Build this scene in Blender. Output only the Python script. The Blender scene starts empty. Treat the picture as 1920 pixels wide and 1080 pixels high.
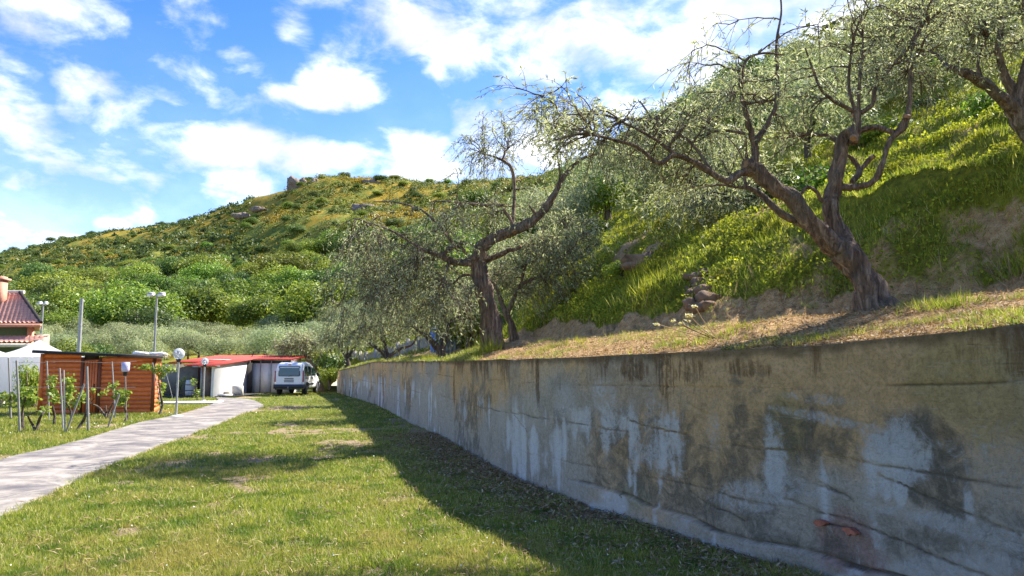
import bpy, math, random
import numpy as np
from mathutils import Vector
R = math.radians
rng = np.random.default_rng(7)
random.seed(7)
scene = bpy.context.scene
col = scene.collection

# ------------------------------------------------------------------ camera
F = 1400.0; EYE = 1.65; PITCH = math.atan(145/F)
cp, sp = math.cos(PITCH), math.sin(PITCH)
cam = bpy.data.objects.new('camera', bpy.data.cameras.new('camera'))
col.objects.link(cam)
cam.location = (0, 0, EYE); cam.rotation_euler = (math.pi/2 + PITCH, 0, 0)
cam.data.sensor_width = 36; cam.data.lens = 36*F/1920
cam.data.clip_start = 0.05; cam.data.clip_end = 4000
scene.camera = cam

def P(px, py, Y):
    """world point seen at photo pixel (px,py) at depth Y"""
    u = (px-960)/F; v = (540-py)/F
    d = (u, cp - sp*v, sp + cp*v)
    k = Y/d[1]
    return np.array([d[0]*k, Y, EYE + d[2]*k])
def G(px, py, z=0.0):
    u = (px-960)/F; v = (540-py)/F
    d = (u, cp - sp*v, sp + cp*v)
    k = (z-EYE)/d[2]
    return np.array([d[0]*k, d[1]*k, z])

# ------------------------------------------------------------------ light
SUN_AZ, SUN_EL = 53.0, 44.5       # azimuth from +Y towards +X
sd = np.array([math.sin(R(SUN_AZ))*math.cos(R(SUN_EL)), math.cos(R(SUN_AZ))*math.cos(R(SUN_EL)), math.sin(R(SUN_EL))])
sl = bpy.data.lights.new('sun', 'SUN'); sl.energy = 3.1; sl.angle = R(0.53); sl.color = (1, .95, .86)
so = bpy.data.objects.new('sun', sl); col.objects.link(so)
so.rotation_euler = Vector(sd).to_track_quat('Z', 'Y').to_euler()
scene.view_settings.view_transform = 'Standard'; scene.view_settings.look = 'None'
scene.view_settings.exposure = 2.05; scene.view_settings.gamma = 1
scene.view_settings.use_curve_mapping = False

# ------------------------------------------------------------------ node helpers
class NT:
    def __init__(s, nt): s.nt = nt
    def n(s, t, **kw):
        nd = s.nt.nodes.new(t)
        for k, v in kw.items(): setattr(nd, k, v)
        return nd
    def l(s, a, b): s.nt.links.new(a, b)
    def val(s, sock, v):
        if hasattr(v, 'is_linked') or isinstance(v, bpy.types.NodeSocket): s.l(v, sock)
        else: sock.default_value = v
    def math(s, op, a, b=None, c=None, clamp=False):
        nd = s.n('ShaderNodeMath', operation=op, use_clamp=clamp)
        s.val(nd.inputs[0], a)
        if b is not None: s.val(nd.inputs[1], b)
        if c is not None: s.val(nd.inputs[2], c)
        return nd.outputs[0]
    def noise(s, vec, scale, detail=4, rough=.55, dist=0):
        nd = s.n('ShaderNodeTexNoise'); s.l(vec, nd.inputs['Vector'])
        nd.inputs['Scale'].default_value = scale; nd.inputs['Detail'].default_value = detail
        nd.inputs['Roughness'].default_value = rough; nd.inputs['Distortion'].default_value = dist
        return nd.outputs['Fac']
    def mapr(s, v, a, b, c=0, d=1, smooth=True):
        nd = s.n('ShaderNodeMapRange'); 
        if smooth: nd.interpolation_type = 'SMOOTHSTEP'
        s.val(nd.inputs[0], v); s.val(nd.inputs[1], a); s.val(nd.inputs[2], b); s.val(nd.inputs[3], c); s.val(nd.inputs[4], d)
        return nd.outputs[0]
    def mix(s, f, a, b, mode='MIX'):
        nd = s.n('ShaderNodeMix', data_type='RGBA', blend_type=mode)
        s.val(nd.inputs[0], f)
        for i, c in ((6, a), (7, b)):
            if isinstance(c, tuple): nd.inputs[i].default_value = (*c, 1)
            else: s.l(c, nd.inputs[i])
        return nd.outputs[2]
    def ramp(s, f, stops):
        nd = s.n('ShaderNodeValToRGB'); s.l(f, nd.inputs[0])
        e = nd.color_ramp.elements
        e[0].position = stops[0][0]; e[0].color = (*stops[0][1], 1)
        e[1].position = stops[-1][0]; e[1].color = (*stops[-1][1], 1)
        for p, c in stops[1:-1]:
            x = e.new(p); x.color = (*c, 1)
        return nd.outputs[0]
    def scale3(s, vec, sc):
        nd = s.n('ShaderNodeMapping'); s.l(vec, nd.inputs[0]); nd.inputs['Scale'].default_value = sc
        return nd.outputs[0]

# ------------------------------------------------------------------ world: Nishita sky + clouds
w = bpy.data.worlds.new('World'); scene.world = w; w.use_nodes = True
w.node_tree.nodes.clear(); t = NT(w.node_tree)
out = t.n('ShaderNodeOutputWorld'); bg = t.n('ShaderNodeBackground'); t.l(bg.outputs[0], out.inputs[0])
bg.inputs[1].default_value = 0.15
sky = t.n('ShaderNodeTexSky', sky_type='NISHITA'); sky.sun_disc = False
sky.sun_elevation = R(SUN_EL); sky.sun_rotation = R(SUN_AZ)
sky.air_density = 1.0; sky.dust_density = .35; sky.ozone_density = 2.2
hs = t.n('ShaderNodeHueSaturation'); t.l(sky.outputs[0], hs.inputs['Color'])
hs.inputs['Hue'].default_value = .517; hs.inputs['Saturation'].default_value = 1.36; hs.inputs['Value'].default_value = .47
tc = t.n('ShaderNodeTexCoord'); D = tc.outputs['Generated']
sx = t.n('ShaderNodeSeparateXYZ'); t.l(D, sx.inputs[0])
X_, Y_, Z_ = sx.outputs
az = t.math('ARCTAN2', X_, Y_)
el = t.math('ARCSINE', Z_)
# domain warp
wn = t.n('ShaderNodeTexNoise'); t.l(D, wn.inputs[0]); wn.inputs['Scale'].default_value = 7; wn.inputs['Detail'].default_value = 3
ws = t.n('ShaderNodeSeparateColor'); t.l(wn.outputs['Color'], ws.inputs[0])
azw = t.math('ADD', az, t.math('MULTIPLY', t.math('SUBTRACT', ws.outputs[0], .5), .14))
elw = t.math('ADD', el, t.math('MULTIPLY', t.math('SUBTRACT', ws.outputs[1], .5), .09))
blobs = [  # px,py,rx,ry,tilt(deg),strength
 (40,15,75,50,20,.9),(210,45,110,22,25,.55),(365,35,60,45,0,.95),(540,52,30,32,40,.85),(455,105,45,22,0,.75),
 (565,170,70,22,10,1.15),(600,150,45,35,0,1.1),(665,185,60,26,15,1.05),(50,240,130,55,30,.85),(170,195,34,32,0,.85),
 (140,315,110,24,5,.85),(340,265,110,48,20,.9),(290,310,80,30,10,.85),(460,275,130,38,12,.95),(430,345,60,30,5,1.15),(590,300,120,26,0,.95),
 (250,365,70,25,60,.6),(800,300,70,42,0,1.25),(820,335,60,30,0,1.1),(780,60,100,85,10,1.05),(790,120,60,40,0,.95),(930,60,140,70,0,.85),
 (1090,70,150,110,0,.85),(1300,60,220,120,0,1.0),(1520,60,220,130,0,1.2),(900,235,75,40,0,.95),(1000,270,120,60,0,1.1),
 (1180,190,90,60,0,.75),(205,412,42,12,0,.8),(70,435,110,22,0,.6),(40,340,80,20,0,.5),(1750,60,220,150,0,.9),(330,180,60,15,40,.45),(400,165,50,18,60,.5)]
acc = None
for (bx, by, rx, ry, tl, st) in blobs:
    p = P(bx, by, 1.0) - np.array([0, 0, EYE]); p /= np.linalg.norm(p)
    a0 = math.atan2(p[0], p[1]); e0 = math.asin(p[2])
    ca, sa = math.cos(R(tl)), math.sin(R(tl))
    da = t.math('MULTIPLY', t.math('SUBTRACT', azw, a0), math.cos(e0)); de = t.math('SUBTRACT', elw, e0)
    q1 = t.math('MULTIPLY', t.math('ADD', t.math('MULTIPLY', da, ca), t.math('MULTIPLY', de, -sa)), F/rx)
    q2 = t.math('MULTIPLY', t.math('ADD', t.math('MULTIPLY', da, sa), t.math('MULTIPLY', de, ca)), F/ry)
    q = t.math('ADD', t.math('MULTIPLY', q1, q1), t.math('MULTIPLY', q2, q2))
    g = t.math('MULTIPLY', t.math('EXPONENT', t.math('MULTIPLY', q, -.8)), st)
    acc = g if acc is None else t.math('MAXIMUM', acc, g)
fb = t.noise(t.scale3(D, (1, 1, 1.9)), 11, 9, .58, .25)
fb2 = t.noise(t.scale3(D, (1, 1, 1.6)), 3.2, 6, .55, .2)
gen = t.mapr(fb2, .46, .72, 0, .62)
field = t.math('MAXIMUM', acc, t.math('MULTIPLY', gen, 1.0))
f = t.math('ADD', field, t.math('MULTIPLY', t.math('SUBTRACT', fb, .5), 3.3))
mask = t.mapr(f, .08, 1.45, 0, 1)
veil = t.mapr(el, 0.0, .45, .24, .0)         # thin milkiness near the horizon
veil = t.math('MULTIPLY', veil, t.mapr(fb2, .35, .65, .6, 1.15))
m2 = t.math('MAXIMUM', mask, veil)
shade = t.mapr(t.noise(t.scale3(D, (1, 1, 1.7)), 9, 5, .6), .35, .7, 0, 1)
ccol = t.mix(shade, (1.65, 1.75, 1.92), (3.9, 3.87, 3.8))
skc = t.mix(m2, hs.outputs[0], ccol)
t.l(skc, bg.inputs[0])

# ------------------------------------------------------------------ materials
MATS = {}
def newmat(name):
    m = bpy.data.materials.new(name); m.use_nodes = True
    nt = m.node_tree; nt.nodes.clear(); t = NT(nt)
    o = t.n('ShaderNodeOutputMaterial'); b = t.n('ShaderNodeBsdfPrincipled'); t.l(b.outputs[0], o.inputs[0])
    MATS[name] = m
    return m, t, b, o
def bump(t, b, h, strength=.5, dist=.02):
    n = t.n('ShaderNodeBump'); n.inputs['Strength'].default_value = strength; n.inputs['Distance'].default_value = dist
    t.l(h, n.inputs['Height']); t.l(n.outputs[0], b.inputs['Normal'])
def objc(t): return t.n('ShaderNodeTexCoord').outputs['Object']
def geo(t): return t.n('ShaderNodeNewGeometry').outputs['Position']
def plain(name, c, rough=.6, metal=0, var=.18, scale=6, bmp=.15, spec=.4):
    m, t, b, o = newmat(name)
    v = geo(t); nz = t.noise(v, scale, 6, .65)
    c2 = tuple(x*(1-var) for x in c); c3 = tuple(min(1, x*(1+var)) for x in c)
    t.l(t.ramp(nz, [(.3, c2), (.7, c3)]), b.inputs['Base Color'])
    b.inputs['Roughness'].default_value = rough; b.inputs['Metallic'].default_value = metal
    b.inputs['Specular IOR Level'].default_value = spec
    if bmp: bump(t, b, t.noise(v, scale*6, 4, .6), bmp, .01)
    return m
def leafmat(name, stops, trans=.35, rough=.5, objvar=0.0, backcol=None, patch=None):
    m, t, b, o = newmat(name)
    rnd = t.n('ShaderNodeNewGeometry').outputs['Random Per Island']
    c = t.ramp(rnd, stops)
    if patch:   # (scale, colour, lo, hi)
        for sc, pc, lo, hi in patch:
            c = t.mix(t.mapr(t.noise(geo(t), sc, 4, .6), lo, hi), c, t.mix(.75, c, pc))
    if objvar:
        oi = t.n('ShaderNodeObjectInfo').outputs['Random']
        h = t.n('ShaderNodeHueSaturation'); t.l(c, h.inputs['Color'])
        t.l(t.mapr(oi, 0, 1, .5-.035*objvar, .5+.03*objvar, False), h.inputs['Hue'])
        t.l(t.mapr(t.math('FRACT', t.math('MULTIPLY', oi, 7.13)), 0, 1, 1-.35*objvar, 1+.35*objvar, False), h.inputs['Value'])
        c = h.outputs[0]
    if backcol:
        bf = t.n('ShaderNodeNewGeometry').outputs['Backfacing']
        c = t.mix(bf, c, backcol)
    t.l(c, b.inputs['Base Color']); b.inputs['Roughness'].default_value = rough
    b.inputs['Specular IOR Level'].default_value = .35
    tr = t.n('ShaderNodeBsdfTranslucent'); t.l(t.mix(1.0, c, (1.0, 1.0, .75), 'MULTIPLY'), tr.inputs[0])
    mx = t.n('ShaderNodeMixShader'); mx.inputs[0].default_value = trans
    t.l(b.outputs[0], mx.inputs[1]); t.l(tr.outputs[0], mx.inputs[2]); t.l(mx.outputs[0], o.inputs[0])
    return m

leafmat('olive_leaf', [(0, (.22,.26,.11)), (.4, (.37,.41,.20)), (.75, (.52,.55,.33)), (1, (.66,.66,.50))], .5, .62, 0.1)
leafmat('olive_leaf_dry', [(0, (.13,.12,.075)), (.5, (.19,.19,.13)), (1, (.30,.29,.24))], .28, .5)
leafmat('olive_leaf_far', [(0, (.21,.26,.11)), (.5, (.33,.38,.19)), (1, (.47,.50,.30))], .4, .5, .6)
leafmat('broad_leaf', [(0, (.09,.145,.02)), (.5, (.19,.28,.035)), (1, (.34,.42,.06))], .42, .5, 1.0)
leafmat('dark_leaf', [(0, (.06,.10,.02)), (.5, (.115,.175,.035)), (1, (.20,.26,.06))], .38, .5, .8)
leafmat('scrub_leaf', [(0, (.12,.165,.035)), (.6, (.21,.25,.045)), (1, (.34,.34,.06))], .38, .6, 0, None, [(.035, (.48,.31,.03), .50, .58), (.06, (.08,.12,.04), .5, .62)])
leafmat('bright_leaf', [(0, (.12,.20,.02)), (.5, (.22,.30,.03)), (1, (.38,.40,.05))], .45, .45, .4)
leafmat('vine_leaf', [(0, (.14,.22,.03)), (.5, (.26,.36,.05)), (1, (.42,.46,.10))], .45, .45)
leafmat('lawn_blade', [(0, (.14,.20,.025)), (.4, (.28,.34,.035)), (.75, (.43,.44,.07)), (.92, (.58,.52,.2)), (1, (.7,.6,.34))], .42, .5, 0, None,
        [(.55, (.42,.37,.10), .46, .62), (1.6, (.11,.20,.02), .50, .62)])
leafmat('bank_blade', [(0, (.11,.17,.02)), (.5, (.24,.31,.03)), (.85, (.50,.50,.07)), (1, (.62,.55,.22))], .45, .8, 0, None,
        [(.45, (.38,.36,.02), .46, .6), (.9, (.07,.12,.02), .52, .66)])
leafmat('clover_leaf', [(0, (.17,.20,.02)), (.6, (.40,.45,.035)), (1, (.56,.55,.06))], .5, .9, 0, None,
        [(.5, (.10,.12,.02), .48, .62), (1.4, (.16,.11,.03), .55, .68)])
leafmat('dry_litter', [(0, (.14,.08,.035)), (.5, (.34,.22,.11)), (1, (.58,.44,.26))], .2, .8)
leafmat('flower_petal', [(0, (.75,.65,.2)), (1, (.9,.85,.5))], .3, .5)
leafmat('white_flower', [(0, (.6,.62,.5)), (1, (.85,.86,.75))], .3, .5)

def barkmat(name, a, b_, c_, sc=9):
    m, t, b, o = newmat(name); v = objc(t)
    v2 = t.scale3(v, (1.3, 1.3, .22))
    n1 = t.noise(v2, sc, 8, .7, .8); n2 = t.noise(v, 2.2, 4, .6)
    c = t.ramp(n1, [(.32, a), (.5, b_), (.7, c_)])
    c = t.mix(t.mapr(n2, .5, .7, 0, .6), c, (.16, .15, .11))
    t.l(c, b.inputs['Base Color']); b.inputs['Roughness'].default_value = .9
    bump(t, b, t.math('ADD', n1, t.math('MULTIPLY', t.noise(v2, sc*4, 4), .4)), 1.0, .12)
barkmat('bark', (.045, .028, .018), (.26, .17, .11), (.62, .46, .32), 12)
barkmat('bark_dark', (.03, .022, .016), (.11, .08, .06), (.25, .19, .15), 9)
plain('cut_wood', (.33, .19, .10), .85)

def concrete():
    m, t, b, o = newmat('wall_concrete')
    at = t.n('ShaderNodeAttribute', attribute_name='col').outputs['Color']
    mk = t.n('ShaderNodeAttribute', attribute_name='msk').outputs['Color']
    sp_ = t.n('ShaderNodeSeparateColor'); t.l(mk, sp_.inputs[0]); lime, dark, rust = sp_.outputs[:3]
    uv = t.n('ShaderNodeUVMap').outputs[0]; v = uv
    fine = t.noise(v, 30, 8, .78); mid = t.noise(v, 4.5, 10, .72, .8); mid2 = t.noise(t.scale3(uv, (1.2, 1, 1)), 9, 9, .75, 1.2)
    drip = t.noise(t.scale3(uv, (6, .7, 1)), 2.2, 9, .72, .4)
    speck = t.noise(v, 85, 4, .75); hor = t.noise(t.scale3(uv, (.5, 6, 1)), 4, 8, .7, .5)
    def fld(mask, nz, amp, lo, hi): return t.mapr(t.math('ADD', mask, t.math('MULTIPLY', t.math('SUBTRACT', nz, .5), amp)), lo, hi)
    c = t.mix(t.mapr(mid2, .35, .68, 0, .6), at, t.mix(1, at, (.52, .50, .42), 'MULTIPLY'))
    c = t.mix(t.mapr(hor, .55, .75, 0, .5), c, t.mix(1, c, (1.4, 1.38, 1.35), 'MULTIPLY'))
    c = t.mix(t.math('MULTIPLY', fld(dark, mid, 2.6, .25, 1.1), .8), c, (.12, .108, .08))
    c = t.mix(t.math('MULTIPLY', fld(rust, drip, 2.4, .35, .8), .75), c, (.20, .105, .04))
    c = t.mix(t.math('MULTIPLY', fld(rust, mid2, 1.8, .6, .95), .6), c, (.09, .06, .03))
    c = t.mix(t.math('MULTIPLY', fld(lime, mid2, 3.0, .30, 1.25), .72), c, (.80, .76, .70))
    c = t.mix(t.math('MULTIPLY', fld(lime, fine, 4.0, .75, 1.15), .6), c, (.78, .75, .70))
    c = t.mix(t.mapr(mid, .56, .70, 0, .5), c, (.60, .50, .33))
    c = t.mix(t.mapr(fine, .46, .66, 0, .5), c, t.mix(1, c, (.45, .43, .38), 'MULTIPLY'))
    blot = t.noise(t.scale3(uv, (1, 1.3, 1)), 14, 6, .8, 1.5)
    c = t.mix(t.mapr(blot, .55, .68, 0, .35), c, t.mix(1, c, (.42, .40, .36), 'MULTIPLY'))
    c = t.mix(t.mapr(blot, .45, .34, 0, .25), c, t.mix(1, c, (1.5, 1.45, 1.4), 'MULTIPLY'))
    scr = t.noise(t.scale3(uv, (1.2, 22, 1)), 2.2, 6, .75, .8)
    c = t.mix(t.mapr(scr, .62, .68, 0, .55), c, (.07, .06, .045))
    c = t.mix(t.mapr(scr, .38, .33, 0, .45), c, (.62, .60, .55))
    c = t.mix(t.mapr(drip, .60, .74, 0, .4), c, (.10, .085, .055))
    c = t.mix(t.mapr(speck, .63, .70, 0, .75), c, (.05, .045, .035))
    t.l(c, b.inputs['Base Color']); b.inputs['Roughness'].default_value = .95
    b.inputs['Specular IOR Level'].default_value = .2
    h = t.math('ADD', t.math('MULTIPLY', mid2, 1.0), t.math('ADD', t.math('MULTIPLY', fine, .9), t.math('MULTIPLY', speck, .35)))
    bump(t, b, h, 1.0, .035)
concrete()

def groundmat(name, kind):
    m, t, b, o = newmat(name)
    v = geo(t); at = t.n('ShaderNodeAttribute', attribute_name='dirt').outputs['Fac']
    n1 = t.noise(v, .6, 5, .6); n2 = t.noise(v, 3.5, 6, .7); n3 = t.noise(v, 22, 5, .7); n4 = t.noise(v, 120, 3, .7)
    green = t.ramp(n3, [(.25, (.06,.085,.012)), (.5, (.13,.165,.018)), (.75, (.23,.24,.04))])
    green = t.mix(t.mapr(n1, .45, .65), green, t.mix(.5, green, (.24, .21, .06)))
    soil = t.ramp(n3, [(.25, (.20,.14,.075)), (.5, (.38,.28,.16)), (.8, (.55,.44,.28))])
    soil = t.mix(t.mapr(n4, .55, .7, 0, .7), soil, (.14, .10, .06))
    f = t.mapr(t.math('ADD', at, t.math('MULTIPLY', t.math('SUBTRACT', n2, .5), 1.1)), .35, .65)
    t.l(t.mix(f, green, soil), b.inputs['Base Color']); b.inputs['Roughness'].default_value = .95
    b.inputs['Specular IOR Level'].default_value = .15
    bump(t, b, t.math('ADD', n3, t.math('MULTIPLY', n4, .5)), 1.0, .05)
groundmat('lawn_ground', 0)

def hillmat():
    m, t, b, o = newmat('hill_ground')
    v = geo(t)
    at = t.n('ShaderNodeAttribute', attribute_name='dirt').outputs['Fac']
    far = t.n('ShaderNodeAttribute', attribute_name='far').outputs['Fac']
    n2 = t.noise(v, 1.3, 6, .7); n3 = t.noise(v, 9, 6, .7); n4 = t.noise(v, 55, 4, .7)
    near = t.ramp(n3, [(.3, (.12,.115,.02)), (.5, (.27,.26,.03)), (.72, (.46,.42,.04))])
    soil = t.ramp(n3, [(.25, (.28,.15,.06)), (.5, (.60,.37,.16)), (.75, (.80,.58,.31))])
    soil = t.mix(t.mapr(n4, .52, .68, 0, .8), soil, (.10, .065, .035))
    f = t.mapr(t.math('ADD', at, t.math('MULTIPLY', t.math('SUBTRACT', n2, .5), .9)), .35, .62)
    nearc = t.mix(f, near, soil)
    m1 = t.noise(v, .022, 6, .65); m2 = t.noise(v, .09, 6, .7); m3 = t.noise(v, .5, 5, .7)
    fc = t.ramp(m3, [(.3, (.11,.13,.025)), (.55, (.21,.22,.035)), (.75, (.33,.28,.07))])
    hi = t.n('ShaderNodeSeparateXYZ'); t.l(v, hi.inputs[0])
    hz_ = t.mapr(hi.outputs[2], 25, 80, 0, .12)
    fc = t.mix(t.mapr(t.math('ADD', m2, hz_), .51, .64, 0, .9), fc, (.36, .235, .025))
    fc = t.mix(t.mapr(m1, .52, .6, 0, .6), fc, (.08, .12, .02))
    fc = t.mix(t.mapr(m3, .66, .74, 0, .8), fc, (.28, .21, .14))
    c = t.mix(far, nearc, fc)
    t.l(c, b.inputs['Base Color']); b.inputs['Roughness'].default_value = .95; b.inputs['Specular IOR Level'].default_value = .1
    bump(t, b, t.math('ADD', n3, t.math('MULTIPLY', n4, .5)), 1.0, .08)
hillmat()

def pathmat():
    m, t, b, o = newmat('path_concrete'); v = geo(t)
    n1 = t.noise(t.scale3(v, (.8, .9, 1)), 1.5, 9, .72, .7); n2 = t.noise(v, 30, 5, .7)
    c = t.ramp(n1, [(.36, (.11,.098,.095)), (.46, (.19,.168,.15)), (.54, (.30,.26,.21)), (.66, (.40,.365,.33))])
    c = t.mix(t.mapr(n2, .5, .75, 0, .5), c, t.mix(1, c, (.6, .58, .55), 'MULTIPLY'))
    t.l(c, b.inputs['Base Color']); b.inputs['Roughness'].default_value = .85; bump(t, b, n2, .5, .015)
pathmat()
def rockmat():
    m, t, b, o = newmat('rock'); v = geo(t)
    n1 = t.noise(v, .9, 8, .7, .5); n2 = t.noise(v, 6, 6, .7)
    c = t.ramp(n1, [(.3, (.09,.065,.05)), (.5, (.25,.185,.14)), (.7, (.40,.32,.26))])
    t.l(t.mix(t.mapr(n2, .5, .7, 0, .5), c, (.12, .11, .07)), b.inputs['Base Color']); b.inputs['Roughness'].default_value = .95
    bump(t, b, t.math('ADD', n1, n2), 1, .2)
rockmat()
plain('earth_rock', (.20,.125,.075), .95, var=.55, scale=5, bmp=.8)
def woodmat():
    m, t, b, o = newmat('shed_wood'); v = objc(t)
    oi = t.n('ShaderNodeObjectInfo').outputs['Random']
    n = t.noise(t.scale3(geo(t), (2.5, 2.5, 3.5)), 3, 6, .65, .4)
    c = t.ramp(n, [(.3, (.66,.14,.03)), (.55, (.78,.185,.045)), (.8, (.85,.25,.075))])
    h = t.n('ShaderNodeHueSaturation'); t.l(c, h.inputs['Color']); t.l(t.mapr(oi, 0, 1, .85, 1.15, False), h.inputs['Value'])
    t.l(h.outputs[0], b.inputs['Base Color']); b.inputs['Roughness'].default_value = .55; bump(t, b, n, .3, .01)
woodmat()
plain('dark_wood', (.22,.065,.03), .7)
plain('roof_felt', (.22,.21,.19), .9)
plain('dark_trim', (.03,.022,.018), .8)
plain('red_roof', (.42,.055,.03), .65, var=.3, scale=1.5)
plain('terracotta', (.66,.33,.24), .85, var=.3, scale=5)
plain('white_wall', (.72,.70,.67), .85, var=.1, scale=1.2)
plain('panel_grey', (.64,.62,.58), .6, var=.08)
plain('pink_wall', (.45,.36,.32), .9)
plain('green_wall', (.17,.24,.14), .9)
plain('salmon_trim', (.62,.30,.20), .85)
plain('cream', (.62,.58,.50), .85)
plain('fabric_white', (.80,.79,.80), .8, var=.04, scale=2, bmp=0)
_m, _t, _b, _o = newmat('tent_fabric'); _b.inputs['Base Color'].default_value = (.85, .84, .85, 1); _b.inputs['Roughness'].default_value = .8
_tr = _t.n('ShaderNodeBsdfTranslucent'); _tr.inputs[0].default_value = (.9, .88, .9, 1); _mx = _t.n('ShaderNodeMixShader'); _mx.inputs[0].default_value = .5
_t.l(_b.outputs[0], _mx.inputs[1]); _t.l(_tr.outputs[0], _mx.inputs[2]); _t.l(_mx.outputs[0], _o.inputs[0])
plain('galvanised', (.36,.36,.35), .6, .2, var=.2)
plain('grey_post', (.26,.245,.225), .85, var=.2, scale=10)
plain('lilac_plastic', (.52,.48,.66), .5, bmp=0)
plain('blue_plastic', (.05,.16,.50), .45, bmp=0)
plain('dark_metal', (.03,.03,.03), .5, .3)
plain('van_paint', (.85,.85,.86), .28, var=.03, bmp=0, spec=.6)
plain('van_plastic', (.045,.047,.055), .6, bmp=0)
plain('tyre_rubber', (.02,.02,.02), .85, bmp=0)
plain('tail_red', (.30,.02,.04), .25, bmp=0)
plain('plate_grey', (.32,.33,.36), .5, bmp=0)
plain('corrugated_grey', (.22,.24,.26), .7)
plain('weathered_block', (.27,.25,.20), .9, var=.3, scale=3)
plain('brick_red', (.36,.12,.07), .95, var=.4, scale=30)
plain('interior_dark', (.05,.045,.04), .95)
def glassmat(name, c, rough=.06):
    m, t, b, o = newmat(name); b.inputs['Base Color'].default_value = (*c, 1)
    b.inputs['Roughness'].default_value = rough; b.inputs['Specular IOR Level'].default_value = .9
glassmat('van_glass', (.02, .05, .05))
m, t, b, o = newmat('globe_glass'); b.inputs['Base Color'].default_value = (.8, .82, .85, 1); b.inputs['Roughness'].default_value = .12
b.inputs['Transmission Weight'].default_value = .55; b.inputs['IOR'].default_value = 1.15

# ------------------------------------------------------------------ numpy noise
_tab = np.random.default_rng(3).random((256, 256))
def vn(x, y, s=0):
    x = np.asarray(x, float)+s*17.3; y = np.asarray(y, float)+s*31.7
    xi = np.floor(x).astype(int); yi = np.floor(y).astype(int); fx = x-xi; fy = y-yi
    fx = fx*fx*(3-2*fx); fy = fy*fy*(3-2*fy)
    a = _tab[xi & 255, yi & 255]; b = _tab[(xi+1) & 255, yi & 255]; c = _tab[xi & 255, (yi+1) & 255]; d = _tab[(xi+1) & 255, (yi+1) & 255]
    return (a*(1-fx)+b*fx)*(1-fy)+(c*(1-fx)+d*fx)*fy
def fbm(x, y, s=0, o=4):
    r = 0; a = .5; f = 1; tot = 0
    for i in range(o):
        r = r+a*vn(np.asarray(x)*f, np.asarray(y)*f, s+i*5); tot += a; a *= .5; f *= 2.03
    return r/tot-.5
def sstep(a, b, x):
    k = np.clip((x-a)/(b-a), 0, 1); return k*k*(3-2*k)

# ------------------------------------------------------------------ mesh helpers
def mesh_np(name, V, faces, mat=None, smooth=False, attrs=None):
    """faces: list of (n,k) int arrays"""
    V = np.asarray(V, dtype=np.float32).reshape(-1, 3)
    if not isinstance(faces, list): faces = [faces]
    faces = [np.asarray(f, dtype=np.int32) for f in faces if len(f)]
    me = bpy.data.meshes.new(name)
    loops = np.concatenate([f.ravel() for f in faces]); tot = np.concatenate([np.full(len(f), f.shape[1], dtype=np.int32) for f in faces])
    start = np.concatenate([[0], np.cumsum(tot)[:-1]]).astype(np.int32)
    me.vertices.add(len(V)); me.vertices.foreach_set('co', V.ravel())
    me.loops.add(len(loops)); me.loops.foreach_set('vertex_index', loops)
    me.polygons.add(len(tot)); me.polygons.foreach_set('loop_start', start)
    if smooth: me.polygons.foreach_set('use_smooth', np.ones(len(tot), dtype=bool))
    me.update(calc_edges=True)
    if attrs:
        for k, (ty, a) in attrs.items():
            at = me.attributes.new(k, ty, 'POINT')
            at.data.foreach_set('color' if ty == 'FLOAT_COLOR' else 'value', np.asarray(a, np.float32).ravel())
    if mat: me.materials.append(MATS[mat])
    return me
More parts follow.
